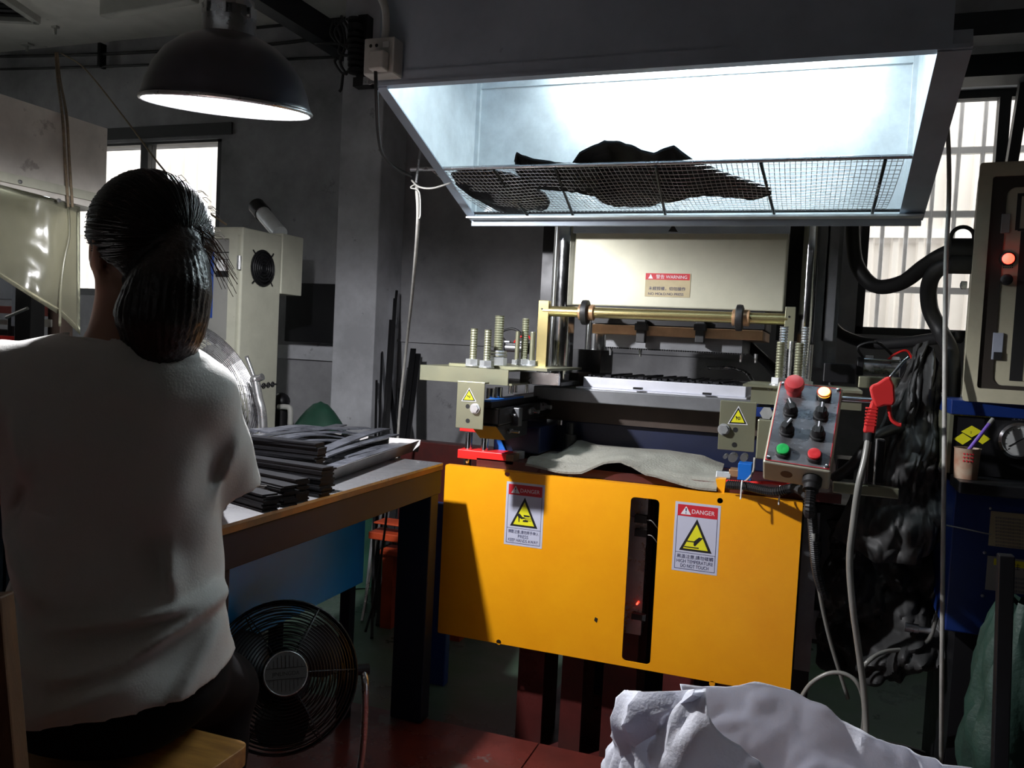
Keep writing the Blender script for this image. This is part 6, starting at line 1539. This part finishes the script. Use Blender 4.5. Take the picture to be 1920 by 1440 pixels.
# blue machine below with black gauge fascia
bm2 = thing('blue_machine', 'deep blue machine with black gauge fascia below the cream cabinet', 'machine', (ko.x+.3, 2.35, 0))
bx0 = W(1780, 790, Y=2.2).x; top_z = W(1800, 766, Y=2.2).z
MB().box(bx0, bx0+.75, 2.19, 2.7, top_z-.014, kz0-.001).build('top_plate', 'bluedk', bm2, bevel=.002)
fz0 = W(1800, 888, Y=2.2).z
fas = MB().box(bx0+.008, bx0+.74, 2.2, 2.6, fz0, top_z-.0145).build('fascia', 'blackm', bm2)
MB().box(bx0, bx0+.008, 2.195, 2.6, fz0, top_z-.0145).build('fascia_edge', 'olive', bm2)
sh0 = W(1800, 915, Y=2.12).z
MB().box(bx0+.01, bx0+.75, 2.06, 2.199, fz0-.028, fz0-.002).build('front_shelf', 'blackm', bm2, bevel=.003)
lx = W(1784, 1000, Y=2.18).x; lz = W(1790, 1185, Y=2.18).z
MB().box(lx, lx+.72, 2.18, 2.65, lz, fz0-.030).build('blue_body', 'bluedk', bm2, bevel=.004)
MB().box(lx+.03, lx+.70, 2.22, 2.6, 0.0, lz).build('plinth', 'blackm', bm2)
gc = W(1908, 826, Y=2.2); 
gg = MB().lathe([(.040, 0), (.042, .012), (.036, .016), (.033, .012)], (gc.x, 2.199, gc.z), V((0, -1, 0)), 32).build('pressure_gauge', 'chrome', bm2, smooth='auto')
MB().lathe([(.0335, .0115), (.001, .0115)], (gc.x, 2.199, gc.z), V((0, -1, 0)), 32).build('gauge_dial', mat('gauge_dial_grey', (.42, .43, .42), .4), gg)
MB().bar((gc.x-.020, 2.1865, gc.z-.014), (gc.x+.022, 2.1865, gc.z+.016), .0022, .0006, hint=YA).build('gauge_needle', 'inkblk', gg)
tk = MB()
for k in range(11):
    an = math.radians(225-27*k); tk.bar((gc.x+.025*math.cos(an), 2.1868, gc.z+.025*math.sin(an)), (gc.x+.030*math.cos(an), 2.1868, gc.z+.030*math.sin(an)), .0012, .0004, hint=YA)
tk.build('gauge_marks', 'inkblk', gg)
text_mesh('lettering', '主缸壓力', .012, (W(1897, 787, Y=2.2).x, 2.1995, W(1897, 787, Y=2.2).z), XA, ZA, 'inkwht', fas)
MB().fbox(1785, 769, 1857, 783, 2.1985, .001).build('yellow_label', 'inkyel', fas)
p = W(1788, 779, Y=2.1984); text_mesh('lettering', 'MAX. WORKING PRESSURE', .008, (p.x, 2.1983, p.z), XA, ZA, 'inkblk', fas, width=.085)
for (cx_, cy_, w_, h_) in ((1822, 809, 20, 11), (1805, 823, 17, 11), (1842, 823, 15, 10)):
    pp_ = [W(cx_-w_, cy_, Y=2.199), W(cx_, cy_+h_, Y=2.199), W(cx_+w_, cy_, Y=2.199), W(cx_, cy_-h_, Y=2.199)]
    MB().prism([(v.x, v.z) for v in pp_], (0, 2.1995-(.0006 if cx_ == 1822 else 0), 0), XA, ZA, V((0, -1, 0)), .0004).build('yellow_diamond_label', 'inkyel', fas)
p = W(1819, 813, Y=2.198); text_mesh('lettering', '↯', .012, (p.x, 2.1984, p.z), XA, ZA, 'inkblk', fas)
# instruction plate and caution plate on the blue body
ip = MB().fbox(1858, 958, 1960, 1035, 2.1775, .002).build('instruction_plate', 'tan', bm2)
for k in range(9):
    p = W(1866, 972+k*6.4, Y=2.177); text_mesh('lettering', '操作前請詳細閱讀說明書並檢查油壓及溫度設定', .0058, (p.x, 2.1772, p.z), XA, ZA, 'inkdk', ip, width=.10)
cp = MB().fbox(1852, 1042, 1960, 1120, 2.1775, .002).build('caution_plate', 'cabgrey', bm2)
MB().fbox(1864, 1047, 1955, 1070, 2.1770, .0004).build('yellow_band', 'inkyel', cp)
pp_ = [W(x, y, Y=2.1767) for x, y in ((1872, 1068), (1884, 1069), (1879, 1057))]; MB().prism([(v.x, v.z) for v in pp_], (0, 2.1768, 0), XA, ZA, V((0, -1, 0)), .0002).build('alert_triangle', 'inkblk', cp)
p = W(1899, 1067, Y=2.1767); text_mesh('lettering', '注 意', .016, (p.x, 2.1766, p.z), XA, ZA, 'inkblk', cp)
for k in range(4):
    p = W(1868, 1082+k*8, Y=2.177); text_mesh('lettering', '機器運轉中請勿將手伸入模具內', .0062, (p.x, 2.1772, p.z), XA, ZA, 'inkdk', cp, width=.10)
for x_, y_ in ((1857, 953), (1846, 1036), (1842, 1117)):
    c = W(x_, y_, Y=2.18); MB().lathe([(.004, 0), (.003, .002), (.001, .0025)], (c.x, 2.18, c.z), V((0, -1, 0)), 10, True).build('rivet', 'steel', bm2)
# cup with pen on the shelf
cc = W(1811, 884, Y=2.13); cz = fz0-.0015
cup = thing('plastic_cup', 'grimy plastic cup with faded red dots on the machine shelf', 'cup', (cc.x, 2.13, cz))
MB().lathe([(.0, .001), (.024, 0), (.0255, .03), (.027, .068), (.0285, .07), (.026, .069), (.0245, .004), (.0, .003)], (cc.x, 2.13, cz), ZA, 24).build('cup_wall', 'cupm', cup, smooth='auto')
for r_ in range(3):
    for k in range(4):
        a = math.radians(-112+k*13); MB().cyl((cc.x+math.cos(a)*.0262, 2.13+math.sin(a)*.0262, cz+.042+r_*.008), (cc.x+math.cos(a)*.0275, 2.13+math.sin(a)*.0275, cz+.042+r_*.008), .002, n=8).build('red_dot', 'inkred', cup)
pa, pb = W(1832, 824, Y=2.135), W(1860, 788, Y=2.16)
dvp = (pb-pa).normalized(); pen = MB(); pen.cyl(pa-dvp*.05, pb, .0045, n=10); po = pen.build('purple_pen', 'purple', smooth='auto'); tag(po, 'purple pen standing in the grimy plastic cup', 'pen')
MB().cyl(pb-dvp*.012, pb+dvp*.004, .0049, n=10).build('pen_cap', 'cabgrey', po, smooth='auto')
# taut wire from the cable to the plate
tag(MB().tube(smoothpath([W(1775, 985, Y=2.12), W(1800, 990, Y=2.13), W(1858, 1002, Y=2.16)], 5), .0016, 6).build('thin_wire', 'cablew', smooth=True), 'thin pale wire strung across the blue machine to its plate', 'wire')
# dark upright pole and green sack at the lower right
p = W(1886, 1040, Y=1.75); q = W(1874, 1440, Y=1.75); dv = (q-p).normalized(); q = p+dv*((p.z-.002)/-dv.z)
tag(MB().bar(p, q, .026, .026).build('dark_upright_post', 'blackm', bevel=.002), 'dark square post standing in front of the caution plate', 'post')
def gs(u, v):
    th = 2*PI*u; c = W(1950, 1300, Y=1.95); zt = W(1900, 1130, Y=1.95).z
    f = math.sin(PI*min(1, .12+v*.80))**.6; r = .13*f*(1+.10*math.sin(3*th+1)); n_ = .03*noise.noise(V((math.cos(th)*2.2, math.sin(th)*2.2, v*3+4)))+.018*noise.noise(V((math.cos(th)*6, math.sin(th)*6, v*9)))
    return (c.x+(r+n_*f)*math.cos(th), 1.98+(r*.8+n_*f)*math.sin(th), max(.0025, zt*(1-v)+n_*.5*(1-v)))
tag(MB().grid(gs, 60, 26, .0).build('green_sack', 'gsack', smooth='auto'), 'bulging green woven sack at the lower right corner', 'sack')

# ================================================================== crumpled dark film hanging by the press side
def film(name, pts_top, pts_bot, Y0, Y1, seed, lab, amp=.045, nu=80, nv=80):
    def fn(u, v):
        k = u*(len(pts_top)-1); i = min(int(k), len(pts_top)-2); t = k-i
        a = (pts_top[i][0]+(pts_top[i+1][0]-pts_top[i][0])*t, pts_top[i][1]+(pts_top[i+1][1]-pts_top[i][1])*t)
        b_ = (pts_bot[i][0]+(pts_bot[i+1][0]-pts_bot[i][0])*t, pts_bot[i][1]+(pts_bot[i+1][1]-pts_bot[i][1])*t)
        A = W(*a, Y=Y0); B = W(*b_, Y=Y1); p = A.lerp(B, v)
        n1 = abs(noise.noise(V((u*2.1, v*2.9, seed))))*2-.6+.45*(abs(noise.noise(V((u*4.5, v*5.5, seed+5))))*2-.5)+.12*(abs(noise.noise(V((u*11, v*12, seed+9))))*2-.5)
        n1 += .9*crease(u*3.2+seed, v*4.2, seed)+.4*crease(u*8, v*9+seed, 1)-.5
        p.y -= amp*n1; p.x += .012*noise.noise(V((u*5, v*6, seed+3)))
        return p
    return tag(MB().grid(fn, nu, nv, .0008).build(name, 'film', smooth='auto'), lab, 'plastic sheet')
film('dark_plastic_film', [(1718, 650), (1738, 636), (1758, 660), (1768, 720)], [(1560, 1010), (1640, 1060), (1720, 1060), (1778, 1010)], 2.36, 2.28, 1.0, 'dusty dark plastic film draped beside the air gun stand')
film('dark_plastic_film', [(1540, 985), (1610, 960), (1700, 940), (1772, 930)], [(1530, 1260), (1600, 1290), (1690, 1285), (1772, 1250)], 2.42, 2.30, 7.0, 'heap of dark crumpled plastic film low beside the press', .08)
# dark round coil on the floor behind the sack
co = thing('hose_coil', 'dark coil of hose lying on floor behind the sack', 'coil', W(1690, 1330, Y=2.4))
cz_ = W(1700, 1320, Y=2.35)
for k in range(5): MB().ring((cz_.x, 2.4, .02+.024*k), ZA, .15-.006*(k % 2), .012, 40, 8).build('coil_turn', 'blackp', co, smooth=True)
